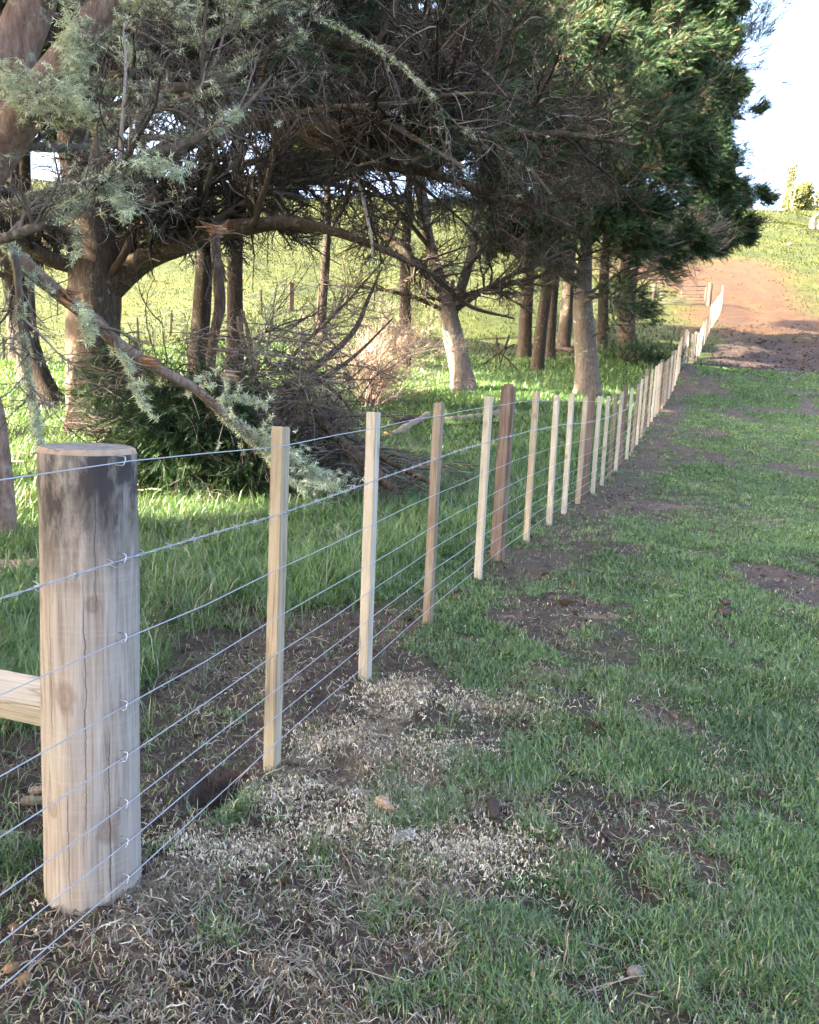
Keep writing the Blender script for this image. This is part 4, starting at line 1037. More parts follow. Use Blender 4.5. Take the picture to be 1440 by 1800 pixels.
HP = _hp; HR = _hr

# ---- leaning dark trunk at far left
B = at(95, 722, 15); B[2] = gz(B[0], B[1]) - .1
root, b4 = tree('cypress_tree', B, 'dark trunk leaning left in the shade at the far left, beyond the lichen tree')
tk = [np.append(B, .34), P4(72, 680, 15, .26), P4(50, 610, 15, .22), P4(32, 530, 15, .20), P4(25, 430, 15, .18), P4(20, 300, 15, .15), P4(10, 100, 15, .12), P4(10, -120, 15, .06)]
L = open_limbs(auto_limbs(B, tk, 22, 2.6, 9.5, 3.6, 1.6, .07))
Pl, Rl = trunk_and_limbs(root, b4, tk, L, M['bark_dark'])
build_crown(root, Pl, Rl, (17, 12, 7), 50000, ('twig',), axis=np.zeros(2), bare_in=.3, leaf=.2, upper=5.5, zf=1.6)

# ------------------------------------------------------------------ dead wood in the grove
def stick(name, pts, mat, label=None, cat='branch', group=None, n=18, k=10, rough=.08):
    Q = np.array(pts, float); b = Q[len(Q) // 2, :3]
    o = empty(name, b) if False else None
    Qr = resample(Q, n); P, R = Qr[:, :3] - b, np.maximum(Qr[:, 3], .003)
    V, F = tubes(P[None], R[None], k); V = V.reshape(n, k, 3)
    V = P[:, None] + (V - P[:, None]) * (1 + rough * rng.normal(0, .6, (n, k)) + rough * np.sin(np.linspace(0, 6.28, k)[None] * 2 + np.linspace(0, 5, n)[:, None]))[..., None]
    o = link_mesh(name, mesh_from(name, V.reshape(-1, 3), F, mat)); o.location = tuple(b)
    return tag(o, label, cat, group)

# upright broken snag with split fresh wood at the top
Z = 9.6
Q = np.array([P4(366, 720, Z - .1, .055), P4(370, 640, Z, .06), P4(378, 580, Z, .062), P4(386, 540, Z, .07), P4(384, 490, Z, .068), P4(380, 450, Z, .062), P4(378, 412, Z, .06)])
root = empty('broken_snag', Q[0, :3]); b4 = np.append(Q[0, :3], 0)
tag(root, 'upright broken limb ending in a flare of pale split wood, standing over the brush pile', 'dead wood')
wood('stem', Q - b4, M['bark'], 26, 12, .10, root)
splinters('split_wood', at(392, 406, Z), at(346, 411, Z - .05) - at(392, 406, Z), 16, .045, root, Q[0, :3])
splinters('split_wood', at(388, 404, Z), at(408, 392, Z - .05) - at(388, 404, Z), 9, .04, root, Q[0, :3])

# brush pile
pc = np.array(at(440, 720, 8.8)); pc[2] = gz(pc[0], pc[1])
root = empty('brush_pile', pc); tag(root, 'tangled heap of dead grey-brown branches with splintered ends, beside the big trunk', 'brush pile')
n = 820
c = rng.normal(0, 1, (n, 3)) * np.array([.72, .45, .62]); c[:, 2] = np.abs(c[:, 2]) * np.clip(1.35 - .55 * np.abs(c[:, 0]), .3, 2)
d = rng.normal(0, 1, (n, 3)); d[:, 2] = d[:, 2] * .35 + .12; d[:, 0] *= 1.3
Pp = grow(c, d, rng.uniform(.5, 1.5, n), 8, rng.normal(0, .7, (n, 3)) + np.array([0, 0, -.3]), .07); Rp = taper(rng.uniform(.004, .014, n), 8, .3)
S, D, ln, r2, _ = spawn(Pp, Rp, 14, .15, 1, .45, .3, 1.0, .8, .5, .002, 0, .12); Pq = grow(S, D, ln, 6, rng.normal(0, .8, (len(S), 3)), .1); Rq = taper(r2, 6, .5)
Pp[..., 2] = np.maximum(Pp[..., 2], .02); Pq[..., 2] = np.maximum(Pq[..., 2], .01)
o = link_mesh('branches', twig_mesh('branches', [(Pp, Rp)], M['twig_grey'], 5, None, -.12), root); o['kind'] = 'stuff'
o = link_mesh('twigs', twig_mesh('twigs', [(Pq, Rq)], M['twig_grey'], 3, None, -.12), root); o['kind'] = 'stuff'
for (a, b_, Zs, r) in (((410, 668), (392, 662), 8.0, .03),):
    splinters('splinter', at(*a, Zs), at(*b_, Zs) - at(*a, Zs), 7, .02, root, pc)

# green boughs fallen with it
def bough(label, boxes, n, leaf, mat='needle'):
    q = at(*boxes[0][0]); q[2] = gz(q[0], q[1]); root = empty('fallen_bough', q); tag(root, label, 'bough')
    C, D, T = [], [], []
    for (p, sx, sy, sz, m) in boxes:
        w = at(*p); k = rng.normal(0, 1, (m, 3)) * np.array([sx, sy, sz]) + w; k[:, 2] = np.maximum(k[:, 2], height(k[:, 0], k[:, 1]) + .03)
        C.append(k); dd = (k - w) * np.array([1, 1, .5]); D.append(norm(dd) * .7 + rng.normal(0, .4, (m, 3)) + np.array([0.1, -.1, -.55]))
        s0 = np.repeat(w[None], m // 8, 0) + rng.normal(0, .08, (m // 8, 3)); s0[:, 2] += sz; T.append(np.stack([s0, (s0 + k[:m // 8]) / 2 + np.array([0, 0, .08]), k[:m // 8]], 1))
    C = np.concatenate(C); D = np.concatenate(D)
    V, F, A = scatter(SPRAY, C - q, D, leaf * rng.uniform(.6, 1.4, len(C)))
    A['rnd'] = np.clip(A['rnd'] * .75 + .22, 0, .9)
    link_mesh('foliage', mesh_from('foliage', V, F, M['needle'], A, False), root)
    T = np.concatenate(T) - q
    o = link_mesh('twigs', twig_mesh('twigs', [(T, np.tile(np.array([[.008, .006, .003]]), (len(T), 1)))], M['twig'], 4), root); o['kind'] = 'stuff'
bough('dark green cypress bough drooping over the lower right side of the big trunk', [((205, 660, 10.6), .22, .18, .20, 420), ((190, 700, 10.6), .18, .15, .14, 260), ((230, 640, 10.5), .15, .12, .12, 160)], 0, .20)
bough('green fallen cypress boughs lying at the foot of the brush pile', [((315, 775, 7.9), .28, .18, .24, 1300), ((370, 740, 7.8), .20, .16, .22, 900), ((300, 730, 8.0), .2, .15, .18, 600), ((430, 800, 7.8), .22, .16, .14, 600), ((250, 790, 8.2), .2, .15, .16, 500)], 0, .19)

BAREPOLE = [
    ([(490, 690, 10, .05), (560, 640, 10.4, .045), (620, 585, 10.8, .035), (650, 520, 11.2, .022), (672, 470, 11.4, .01)], 'long thin dead pole leaning up to the right out of the brush pile'),
    ([(505, 705, 9.8, .035), (570, 665, 10, .03), (630, 620, 10.3, .022), (690, 560, 10.6, .010)], 'lower thin dead pole leaning right beside the longer pole'),
    ([(560, 735, 8.4, .05), (610, 785, 8.0, .055), (660, 830, 7.7, .05), (690, 860, 7.6, .03)], 'grey fallen stem sloping from the brush pile down to the grass'),
    ([(640, 790, 8.2, .02), (690, 815, 8, .03), (735, 838, 7.9, .025), (775, 858, 7.8, .012)], 'slim brown fallen branch lying in the grass right of the grey stem'),
    ([(420, 560, 10.4, .035), (428, 600, 10, .03), (444, 640, 9.6, .02), (450, 680, 9.4, .01)], 'thin dead stem leaning against the brush pile below the snag'),
    ([(425, 545, 10.8, .02), (436, 585, 10.5, .03), (446, 640, 10.2, .03), (452, 690, 10, .02)], 'crooked dead stem right of the snag'),
]
for pts, lab in BAREPOLE:
    stick('dead_branch', [P4(*p) for p in pts], M['bark'], lab)
# side twigs on the leaning poles, one thing each: brush at the fallen stem
def brush(name, label, pts, k, ln_, mat, n2=5, up=.2, lit=False, tone=0.):
    Q = np.array([P4(*p) for p in pts]); q = Q[0, :3].copy(); root = empty(name, q); tag(root, label, 'branch')
    Pm = resample(Q, 16); wood('stem', Q - np.append(q, 0), M['bark'], 20, 8, .08, root)
    S, D, l, r, _ = spawn(Pm[None, :, :3], Pm[None, :, 3], k, .05, 1, .0, .4, 1.4, 1, .5, .004, up, ln_); Pa = grow(S, D, l * rng.uniform(.5, 1.3, k), 8, rng.normal(0, .8, (k, 3)), .08); Ra = taper(r, 8, .4)
    S, D, l, r, _ = spawn(Pa, Ra, n2, .1, 1, .55, .3, 1.1, 1, .6, .0025, 0, .08); Pb = grow(S, D, l, 6, rng.normal(0, .9, (len(S), 3)), .1); Rb = taper(r, 6, .5)
    S, D, l, r, _ = spawn(Pb, Rb, 3, .1, 1, .6, .3, 1.1, 1, .6, .002, 0, .06); Pc = grow(S, D, l, 5, rng.normal(0, .9, (len(S), 3)), .1); Rc = taper(r, 5, .5)
    o = link_mesh('twigs', twig_mesh('twigs', [(Pa - q, Ra), (Pb - q, Rb), (Pc - q, Rc)], M[mat], 3, [(tuple(q), 0)] if lit else None, tone), root); o['kind'] = 'stuff'
brush('dead_branch', 'dead twiggy branch lying behind the second batten', [(540, 720, 8.8, .03), (590, 770, 8.3, .025), (640, 820, 8, .02), (680, 862, 7.8, .01)], 40, .45, 'twig_grey', 5, -.2, tone=-.1)
brush('dead_branch', 'dead twiggy branch arching over the right side of the brush pile', [(470, 640, 9.4, .03), (530, 650, 9.2, .025), (590, 690, 9, .02), (630, 740, 8.8, .01)], 36, .5, 'twig_grey', 5, 0, tone=-.15)
brush('dead_branch', 'long dead branch fanning into sunlit bare twigs above the brush pile', [(500, 640, 11.5, .03), (560, 580, 12, .03), (620, 520, 12.5, .02), (690, 440, 13, .008)], 46, .8, 'twig_pink', 6, .1, True, .1)

# bare pinkish bush catching the sun
p = at(655, 592, 17); p[2] = gz(p[0], p[1]) - .03
root = empty('bare_bush', p); tag(root, 'bare leafless bush glowing pinkish in the sun, in the middle of the grove', 'bush')
n = 46
d = rng.normal(0, .55, (n, 3)); d[:, 2] = np.abs(d[:, 2]) + .75
Pa = grow(rng.normal(0, .12, (n, 3)) * np.array([1, 1, 0]), d, rng.uniform(1.2, 2.7, n), 10, rng.normal(0, .6, (n, 3)), .07); Ra = taper(rng.uniform(.010, .022, n), 10, .3)
S, D, l, r, _ = spawn(Pa, Ra, 10, .15, 1, .5, .3, 1.1, 1, .5, .005, 0, .3); Pb = grow(S, D, l, 7, rng.normal(0, .8, (len(S), 3)), .1); Rb = taper(r, 7, .4)
S, D, l, r, _ = spawn(Pb, Rb, 9, .1, 1, .6, .3, 1.2, 1, .6, .0042, 0, .15); Pc = grow(S, D, l, 6, rng.normal(0, 1, (len(S), 3)), .1); Rc = taper(r, 6, .5)
o = link_mesh('stems', twig_mesh('stems', [(Pa, Ra)], M['twig_pink'], 6, None), root); o['kind'] = 'stuff'
o = link_mesh('twigs', twig_mesh('twigs', [(Pb, Rb), (Pc, Rc)], M['twig_pink'], 3, None, .12), root); o['kind'] = 'stuff'

# logs and sticks on the grass
def log(a, b_, r, mat, label, group=None, lift=.0):
    p, q = gnd(*a), gnd(*b_); n = 8; t = np.linspace(0, 1, n)[:, None]; L = p * (1 - t) + q * t
    L[:, 2] = height(L[:, 0], L[:, 1]) + r * .6 + lift * np.linspace(0, 1, n)
    rr = r * (1 + .12 * np.sin(np.linspace(0, 7, n) + a[0]))
    return stick('log', np.hstack([L, rr[:, None]]), mat, label, 'log', group, 16, 12, .10)
log((690, 748), (745, 742), .10, M['bark_dark'], 'short dark log in the grass behind the third batten')
log((782, 742), (905, 728), .07, M['old_wood'], 'long grey log lying behind the fourth batten')
log((790, 752), (880, 748), .05, M['char'], 'thin charred log in front of the long grey log')
log((684, 770), (752, 750), .06, M['old_wood'], 'grey stick lying angled behind the third batten', lift=.2)
log((680, 768), (712, 764), .07, M['split_orange'], 'pale broken piece of wood in the grass behind the second batten')
log((845, 630), (915, 648), .05, M['bark_dark'], 'lowest stick of the small stick heap behind the leaning sunlit trunk')
for k, (a, b_, Zs) in enumerate((((850, 640), (905, 605), 24), ((865, 610), (910, 650), 24), ((872, 590), (880, 640), 24), ((895, 590), (878, 648), 24))):
    stick('stick', [P4(*a, Zs, .035), P4((a[0] + b_[0]) / 2, (a[1] + b_[1]) / 2 - 3, Zs - .1, .03), P4(*b_, Zs, .02)], M['bark_dark'],
          ('stick of the small heap slanting up to the right', 'thick stick of the small heap slanting down to the right', 'short upright stick at the left of the small heap', 'thin upright stick of the small heap')[k], 'stick', None, 10, 7)
for k, (a, b_) in enumerate((((915, 600), (1010, 620)), ((920, 612), (1000, 606)), ((935, 625), (1020, 634)), ((960, 598), (1015, 612)))):
    log(a, b_, .11 - .015 * k, M['char'], ('dark rotting log at the back of the log pile', 'dark log lying level across the log pile', 'dark log at the front of the log pile', 'thin dark log on the right of the log pile')[k])

# small green bush at the third trunk's foot
p = gnd(1150, 640); root = empty('low_bush', p); tag(root, 'low dark green bush behind the fence, right of the farther fence-side trunk', 'bush')
m = 500; k = rng.normal(0, 1, (m, 3)) * np.array([.8, .5, .22]) + np.array([-.3, 0, .25]); k[:, 2] = np.abs(k[:, 2])
V, F, A = scatter(SPRAY, k, rng.normal(0, .5, (m, 3)) + np.array([0, 0, .8]), .3 * rng.uniform(.6, 1.4, m)); link_mesh('foliage', mesh_from('foliage', V, F, M['needle'], A, False), root)
S0 = np.repeat(np.array([[-.3, 0, 0]]), 14, 0); Pa = grow(S0, rng.normal(0, .8, (14, 3)) + np.array([0, 0, .6]), np.full(14, .6), 5, rng.normal(0, .4, (14, 3)), .1)
o = link_mesh('stems', twig_mesh('stems', [(Pa, taper(np.full(14, .012), 5))], M['twig'], 4), root); o['kind'] = 'stuff'

# ------------------------------------------------------------------ beside the strainer post
# split rail and old log on the left
def plank(name, a, b_, w, h, mat, label, cat, Za, Zb, twist=0.):
    p, q = at(*a, Za), at(*b_, Zb); L = np.linalg.norm(q - p); me = bevel_box(name, w, h, L, mat, .006, .006)
    o = bpy.data.objects.new(name, me); COL.objects.link(o); o.location = tuple(p)
    o.rotation_euler = (Matrix.Rotation(0, 3, 'Z') @ Vector(q - p).to_track_quat('Z', 'Y').to_matrix() @ Matrix.Rotation(twist, 3, 'Z')).to_euler()
    return tag(o, label, cat)
plank('stay_rail', (-170, 1190), (160, 1250), .105, .09, M['pine_grey'], 'pale sawn stay rail running off to the left behind the strainer post', 'rail', 2.5, 2.2, .5)
log((-120, 1000), (105, 1006), .055, M['old_wood'], 'old weathered log lying in the grass left of the strainer post')
# chips of wood
def chip(px, py, L, w, h, mat, label, rz, name='wood_offcut', taperx=.6):
    p = gnd(px, py); p[2] = gz(p[0], p[1])
    import bmesh
    bm = bmesh.new(); bmesh.ops.create_cube(bm, size=1); bmesh.ops.subdivide_edges(bm, edges=bm.edges[:], cuts=3, use_grid_fill=True)
    for v in bm.verts:
        u = v.co.x + .5
        v.co.y *= (1 - (1 - taperx) * u); v.co.x *= L; v.co.y *= w; v.co.z *= h * (1.1 - .4 * u)
        v.co += Vector(rng.normal(0, .035, 3) * np.array([L * .5, w, h]))
        v.co.z += h * .45 + .003
    bmesh.ops.bevel(bm, geom=[e for e in bm.edges if len(e.link_faces) == 2 and e.calc_face_angle(0) > .7], offset=h * .12, segments=1, affect='EDGES')
    me = bpy.data.meshes.new(name); bm.to_mesh(me); bm.free(); me.materials.append(mat)
    o = bpy.data.objects.new(name, me); COL.objects.link(o); o.location = tuple(p); o.rotation_euler = (rng.normal(0, .12), rng.normal(0, .12), rz)
    return tag(o, label, 'wood offcut')
def xgrain(name, a, b_):
    m, n, out = new_mat(name); b = NB(n); v = b.coords((1, 1, 1))
    d = b.new('ShaderNodeTexWave', wave_type='RINGS', rings_direction='Z'); d.inputs['Scale'].default_value = 22; d.inputs['Distortion'].default_value = 2.5; b.lk(v, d.inputs['Vector'])
    c = b.mix(d.outputs['Fac'], a, b_); c = b.mix(b.noise(v, 40, 4), c, tuple(.6 * x for x in a)); s = b.bsdf(c, .85, .15); b.lk(s.outputs[0], out.inputs['Surface']); return m
M['chip'] = xgrain('pale_offcut', (.24, .225, .19), (.44, .42, .37))
M['chip_warm'] = xgrain('warm_offcut', (.26, .19, .13), (.42, .33, .24))
chip(707, 1478, .085, .05, .012, M['chip'], 'flat pale grey wood offcut with growth rings on the bare ground', .5, taperx=.8)
chip(678, 1428, .075, .045, .035, M['chip_warm'], 'wedge-shaped buff wood chip just above the flat grey offcut', -1.0, taperx=.25)
chip(636, 1392, .085, .03, .014, M['chip'], 'narrow pale strip of wood among the shavings', .35)
chip(815, 1385, .05, .03, .012, M['chip'], 'small grey slip of wood beside the shavings', 1.2)
chip(70, 1418, .10, .028, .02, M['chip_warm'], 'pinkish wood chip left of the strainer post foot', .25)
chip(78, 1398, .08, .03, .018, M['chip_warm'], 'upper pinkish wood chip left of the strainer post foot', .1)
chip(15, 1467, .09, .012, .008, M['chip'], 'thin pale splinter at the left edge of the picture', .05)
p = gnd(866, 1432)
stick('wood_offcut', [[p[0] - .004, p[1] - .045, gz(p[0], p[1]) + .010, .019], [p[0], p[1], gz(p[0], p[1]) + .012, .021], [p[0] + .006, p[1] + .05, gz(p[0], p[1]) + .008, .019]], M['char'],
      'dark round offcut half hidden in dry grass right of the pale offcuts', 'wood offcut', None, 8, 12, .05)
# stones and clods that stand out
def stone(px, py, r, mat, label, cat='stone', group=None, sq=.7):
    p = gnd(px, py); import bmesh
    bm = bmesh.new(); bmesh.ops.create_icosphere(bm, subdivisions=3, radius=1)
    s = rng.uniform(0, 50, 3)
    for v in bm.verts:
        f = 1 + .35 * (float(fbm(np.array([v.co.x * 1.3 + s[0] + v.co.z]), np.array([v.co.y * 1.3 + s[1] - v.co.z * .7]), 5, 3)[0]) - .5) * 2
        v.co = v.co * f; v.co.z *= sq; v.co *= r
    for f in bm.faces: f.smooth = True
    me = bpy.data.meshes.new('stone'); bm.to_mesh(me); bm.free(); me.materials.append(mat)
    o = bpy.data.objects.new('stone', me); COL.objects.link(o); o.location = (p[0], p[1], gz(p[0], p[1]) + r * .35); o.rotation_euler = (0, 0, rng.uniform(0, 6))
    return tag(o, label, cat, group)
stone(20, 1715, .016, M['stone'], 'upper clay-brown stone of the pair near the bottom left corner')
stone(44, 1732, .016, M['stone'], 'lower clay-brown stone of the pair near the bottom left corner')
stone(25, 1648, .012, M['stone'], 'ochre stone alone in the grass below the lowest wire at left')
stone(126, 1608, .009, M['stone'], 'small ochre stone in front of the strainer post foot')
stone(1273, 1086, .042, M['clod'], 'grey-brown rounded clod on the green grass at right', 'clod')
stone(1275, 1078, .028, M['clod'], 'smaller clod sitting on the grey-brown rounded clod', 'clod').location.z += .035
stone(1115, 1722, .018, M['stone_grey'], 'small dark clod in the muddy print near the bottom', 'clod')
n = 60
for k in range(16):
    stone(130 + 90 * k / 15 + rng.normal(0, 3), 1577 + 9 * math.sin(k / 15 * 3.1) + rng.normal(0, 3), rng.uniform(.004, .009), M['stone'], 'tiny ochre pebble packed round the foot of the strainer post', 'pebble', 'pebbles at the foot of the strainer post')

# ------------------------------------------------------------------ gate and back fence
GA, GB = gnd(1150, 552), gnd(1243, 553)
GA = at(1150, 552, 47.5); GA[2] = gz(GA[0], GA[1]); GB = at(1240, 553, 47.5); GB[2] = gz(GB[0], GB[1])
root = empty('field_gate', GA); tag(root, 'grey tubular steel field gate closing the gap at the back of the grove', 'gate')
gd = GB - GA; gl = np.linalg.norm(gd[:2]); gu = gd / gl; up = np.array([0, 0, 1.0])
def seg(a, b_, r): return np.array([[a, a * .67 + b_ * .33, a * .33 + b_ * .67, b_]]), np.full((1, 4), r)
def gp(s, z): return gu * gl * s + up * z
V, F = join([tubes(*seg(gp(.04, .12), gp(.04, 1.15), .028), 8), tubes(*seg(gp(.96, .12), gp(.96, 1.15), .028), 8), tubes(*seg(gp(.04, 1.15), gp(.96, 1.15), .028), 8), tubes(*seg(gp(.04, .12), gp(.96, .12), .028), 8)])
link_mesh('gate_frame', mesh_from('gate_frame', V, F, M['iron']), root)
for z in (.32, .5, .68, .9):
    V, F = tubes(*seg(gp(.04, z), gp(.96, z), .014), 6); link_mesh('rail', mesh_from('rail', V, F, M['iron']), root)
V, F = tubes(*seg(gp(.5, .12), gp(.5, 1.15), .016), 6); link_mesh('upright', mesh_from('upright', V, F, M['iron']), root)
def post(p, h, r, mat, label, name='fence_post', group=None, top=0):
    k = 12; zz = np.array([-.2, 0, h * .5, h - .02, h]); rr = r * np.array([1, 1, .97, .95, .82])
    V, F = tubes(np.stack([np.zeros(5) + rng.normal(0, .003, 5), np.zeros(5), zz], 1)[None], rr[None], k)
    o = link_mesh(name, mesh_from(name, V, F, mat)); o.location = tuple(p); return tag(o, label, 'fence post', group)
post(GA + np.array([-.12, 0, 0]), 1.35, .13, M['char'], 'dark gatepost at the left end of the field gate')
post(GB + np.array([.14, 0, 0]), 1.35, .13, M['char'], 'dark gatepost at the right end of the field gate')
a = GA + np.array([-.15, 0, .75]); b_ = np.array([GA[0] - 2.3, GA[1] - .3, 0]); b_[2] = gz(b_[0], b_[1]) + .05
stick('gate_strut', [[*a, .06], [*(a + b_) / 2, .06], [*b_, .06]], M['char'], 'wooden stay slanting down to the left from the left gatepost', 'strut', None, 8, 8, .04)

bf = np.array([[-40, 30], [-24, 33], [-17, 34.2], [-6, 38.2], [5.2, 42.5], [10, 44.8], [GA[0] - .3, GA[1]]])
L = np.concatenate([[0], np.cumsum(np.linalg.norm(np.diff(bf, axis=0), axis=1))])
sd = np.arange(0, L[-1], 1.35); bx = np.interp(sd, L, bf[:, 0]); by = np.interp(sd, L, bf[:, 1]); bz = height(bx, by)
thin = bevel_box('fence_batten', .085, .07, 1.2, M['char'], .006, .004); thick = bevel_box('fence_post', .21, .2, 1.35, M['char'], .02, .01)
for k in range(len(sd)):
    big = k % 6 == 2; o = bpy.data.objects.new('fence_post' if big else 'fence_batten', thick if big else thin); COL.objects.link(o)
    o.location = (bx[k], by[k], bz[k] - .05); o.rotation_euler = (rng.normal(0, .03), rng.normal(0, .03), .35)
    if big: tag(o, 'thick dark post of the old back fence along the sunny hillside', 'fence post', 'thick posts of the back fence')
    else: tag(o, 'thin grey batten of the old back fence along the sunny hillside', 'fence batten', 'thin battens of the back fence')
for h, lab in ((1.05, 'top wire of the old back fence'), (.75, 'middle wire of the old back fence'), (.4, 'lower wire of the old back fence')):
    Pw_ = np.stack([bx, by, bz + h], 1); V, F = tubes(Pw_[None], np.full((1, len(sd)), .006), 5)
    tag(link_mesh('fence_wire', mesh_from('fence_wire', V, F, M['wire'])), lab, 'fence wire', 'wires of the back fence')

# ------------------------------------------------------------------ the hillside: stump with trough, crest trees and fence
p = at(1424, 432, 86); p[2] = gz(p[0], p[1]); root = empty('dead_stump', p); b4 = np.append(p, 0)
tag(root, 'bleached broken stump bending right on the sunny hillside beside the trough', 'stump')
wood('stem', np.array([[p[0], p[1], p[2] - .1, .28], [p[0] - .05, p[1], p[2] + .6, .24], [p[0] + .05, p[1], p[2] + 1.1, .2], [p[0] + .5, p[1], p[2] + 1.55, .12], [p[0] + .75, p[1], p[2] + 1.65, .05]]) - b4, M['twig_grey'] if False else M['old_wood'], 20, 10, .12, root, .4)
wood('limb', np.array([[p[0] + .3, p[1], p[2] + 1.4, .06], [p[0] + .55, p[1], p[2] + .9, .05], [p[0] + .8, p[1], p[2] + .3, .04]]) - b4, M['old_wood'], 10, 7, .1, root)
q = p + np.array([1.4, .3, .05])
me = bevel_box('water_trough', 1.9, .8, .55, M['stone_grey'], .05, 0); o = bpy.data.objects.new('water_trough', me); COL.objects.link(o); o.location = tuple(q); o.location.z = gz(q[0], q[1]) - .05
tag(o, 'low grey trough beside the bleached stump on the hillside', 'trough')
stone(1388, 431, .22, M['stone_grey'], 'small dark rock on the sunny grass left of the stump', 'rock')

M['gum'] = leafy('hill_tree_leaves', [(0, (.045, .055, .018)), (.5, (.10, .115, .04)), (1, (.22, .22, .09))], None, .25, .04)
CL = leafq = np.concatenate([np.array([[0, 0, 0], [.35, .12, .4], [0, .05, 1.0], [-.35, -.1, .45]]) @ np.array([[math.cos(a), math.sin(a), 0], [-math.sin(a), math.cos(a), 0], [0, 0, 1]]) + np.array([math.cos(a * 2) * .2, math.sin(a * 2) * .2, .2 * k]) for k, a in enumerate((0, 1.3, 2.6, 3.9))])
def hill_tree(p, h, w, label, n, group=None, tall=False):
    root = empty('hill_tree', p); tag(root, label, 'tree', group)
    wood('trunk', np.array([[0, 0, -.3, .22], [.15, 0, h * .3, .17], [.1, 0, h * .6, .11], [.2, .1, h * .92, .04]]), M['bark_grey'], 14, 8, .08, root)
    lim = auto_limbs(np.zeros(3), [np.array([0, 0, 0, .2]), np.array([.1, 0, h * .5, .1]), np.array([.2, .1, h, .04])], 14, h * .25, h * .9, w * .9, w * .4, .06, droop=.1, elev=(.2, .9))
    Pl, Rl = limbset(lim, 10); o = link_mesh('branches', twig_mesh('branches', [(Pl, Rl)], M['twig_grey'], 5), root); o['kind'] = 'stuff'
    src = Pl[:, 3:].reshape(-1, 3); c = src[rng.integers(0, len(src), n)] + rng.normal(0, .38 if tall else .36, (n, 3))
    V, F, A = scatter([CL], c, rng.normal(0, .7, (n, 3)) + np.array([0, 0, .5]), (.2 if tall else .26) * rng.uniform(.6, 1.3, n))
    link_mesh('crown', mesh_from('crown', V, F, M['gum'], A, False), root); return root
cx0 = at(1440, 368, 131)[0]
hx = [(-6.2, 133, 5.0, 1.7), (-4.0, 135, 6.0, 2.1), (-1.2, 133, 6.6, 2.3), (1.8, 134, 7.2, 2.5), (5.4, 135, 7.4, 2.6), (10, 134, 7.4, 2.6)]
HL = ['leftmost leafy tree of the row on the hill crest', 'leafy tree on the crest below the tall thin tree', 'rounded leafy tree on the crest right of the tall thin tree', 'leafy crest tree at the right edge of the picture', 'leafy crest tree just beyond the right edge', 'leafy crest tree farthest right']
for (dx, y, h, w), lab in zip(hx, HL):
    x = cx0 + dx; hill_tree(np.array([x, y, gz(x, y)]), h, w, lab, 5200)
x = cx0 - 3.3; hill_tree(np.array([x, 142, gz(x, 142)]), 11.0, 1.5, 'tall thin tree with sparse feathery top rising above the crest row', 1500, None, True)
x = cx0 - 7.4; pz = np.array([x, 131, gz(x, 131)]); root = empty('dead_tree', pz); tag(root, 'thin bleached dead tree at the left end of the crest row', 'tree')
wood('trunk', np.array([[0, 0, -.2, .16], [0, 0, 2, .13], [.2, 0, 4, .08], [.35, 0, 5.6, .03]]), M['bark_grey'], 14, 7, .1, root)
wood('limb', np.array([[.1, 0, 2.6, .08], [-.4, 0, 3.8, .05], [-.5, 0, 4.6, .02]]), M['bark_grey'], 8, 6, .1, root)
cp = bevel_box('fence_post', .14, .13, 1.3, M['old_wood'], .02, .01)
for k in range(16):
    x = cx0 - 5 + k * 1.1; y = 130.5; o = bpy.data.objects.new('fence_post', cp); COL.objects.link(o); o.location = (x, y, gz(x, y) - .1); o.rotation_euler = (rng.normal(0, .04), rng.normal(0, .04), 0)
    tag(o, 'small post of the fence along the hill crest in front of the trees', 'fence post', 'posts on the hill crest')

# ------------------------------------------------------------------ grass, straw, shavings, clods
def blades(name, X, Y, Hh, Wd, lean, dry, mat, label=None, seed=0):
    r = np.random.default_rng(seed); n = len(X); Zg = height(X, Y)
    b = np.stack([X, Y, Zg - .004], 1); az = r.uniform(0, 6.283, n); ln = np.abs(r.normal(lean, .35, n))
    fw = np.stack([np.cos(az), np.sin(az), np.zeros(n)], 1); sd = np.stack([-np.sin(az), np.cos(az), np.zeros(n)], 1)
    sd = norm(sd + fw * r.normal(0, .5, n)[:, None])
    up = np.array([0, 0, 1.0])
    m1 = b + (up * np.cos(ln * .6)[:, None] + fw * np.sin(ln * .6)[:, None]) * (Hh * .55)[:, None]
    a2 = ln * 1.35
    tp = m1 + (up * np.cos(a2)[:, None] + fw * np.sin(a2)[:, None]) * (Hh * .5)[:, None]
    tp[:, 2] = np.maximum(tp[:, 2], Zg + .006)
    w = sd * (Wd * .5)[:, None]
    V = np.stack([b - w * .7, b + w * .7, m1 + w, m1 - w, tp], 1).reshape(-1, 3)
    i = np.arange(n)[:, None] * 5
    q = np.concatenate([i, i + 1, i + 2, i + 3], 1); t = np.concatenate([i + 3, i + 2, i + 4], 1)
    rn = np.clip(r.beta(2, 2, n) * .75 + .5 * (fbm(X * 1.3, Y * 1.3, 61, 3) - .3), 0, 1)
    me = mesh_from(name, V, [q, t], mat, {'rnd': np.repeat(rn, 5), 'dry': np.repeat(dry, 5)}, True)
    o = link_mesh(name, me); return tag(o, kind='stuff')

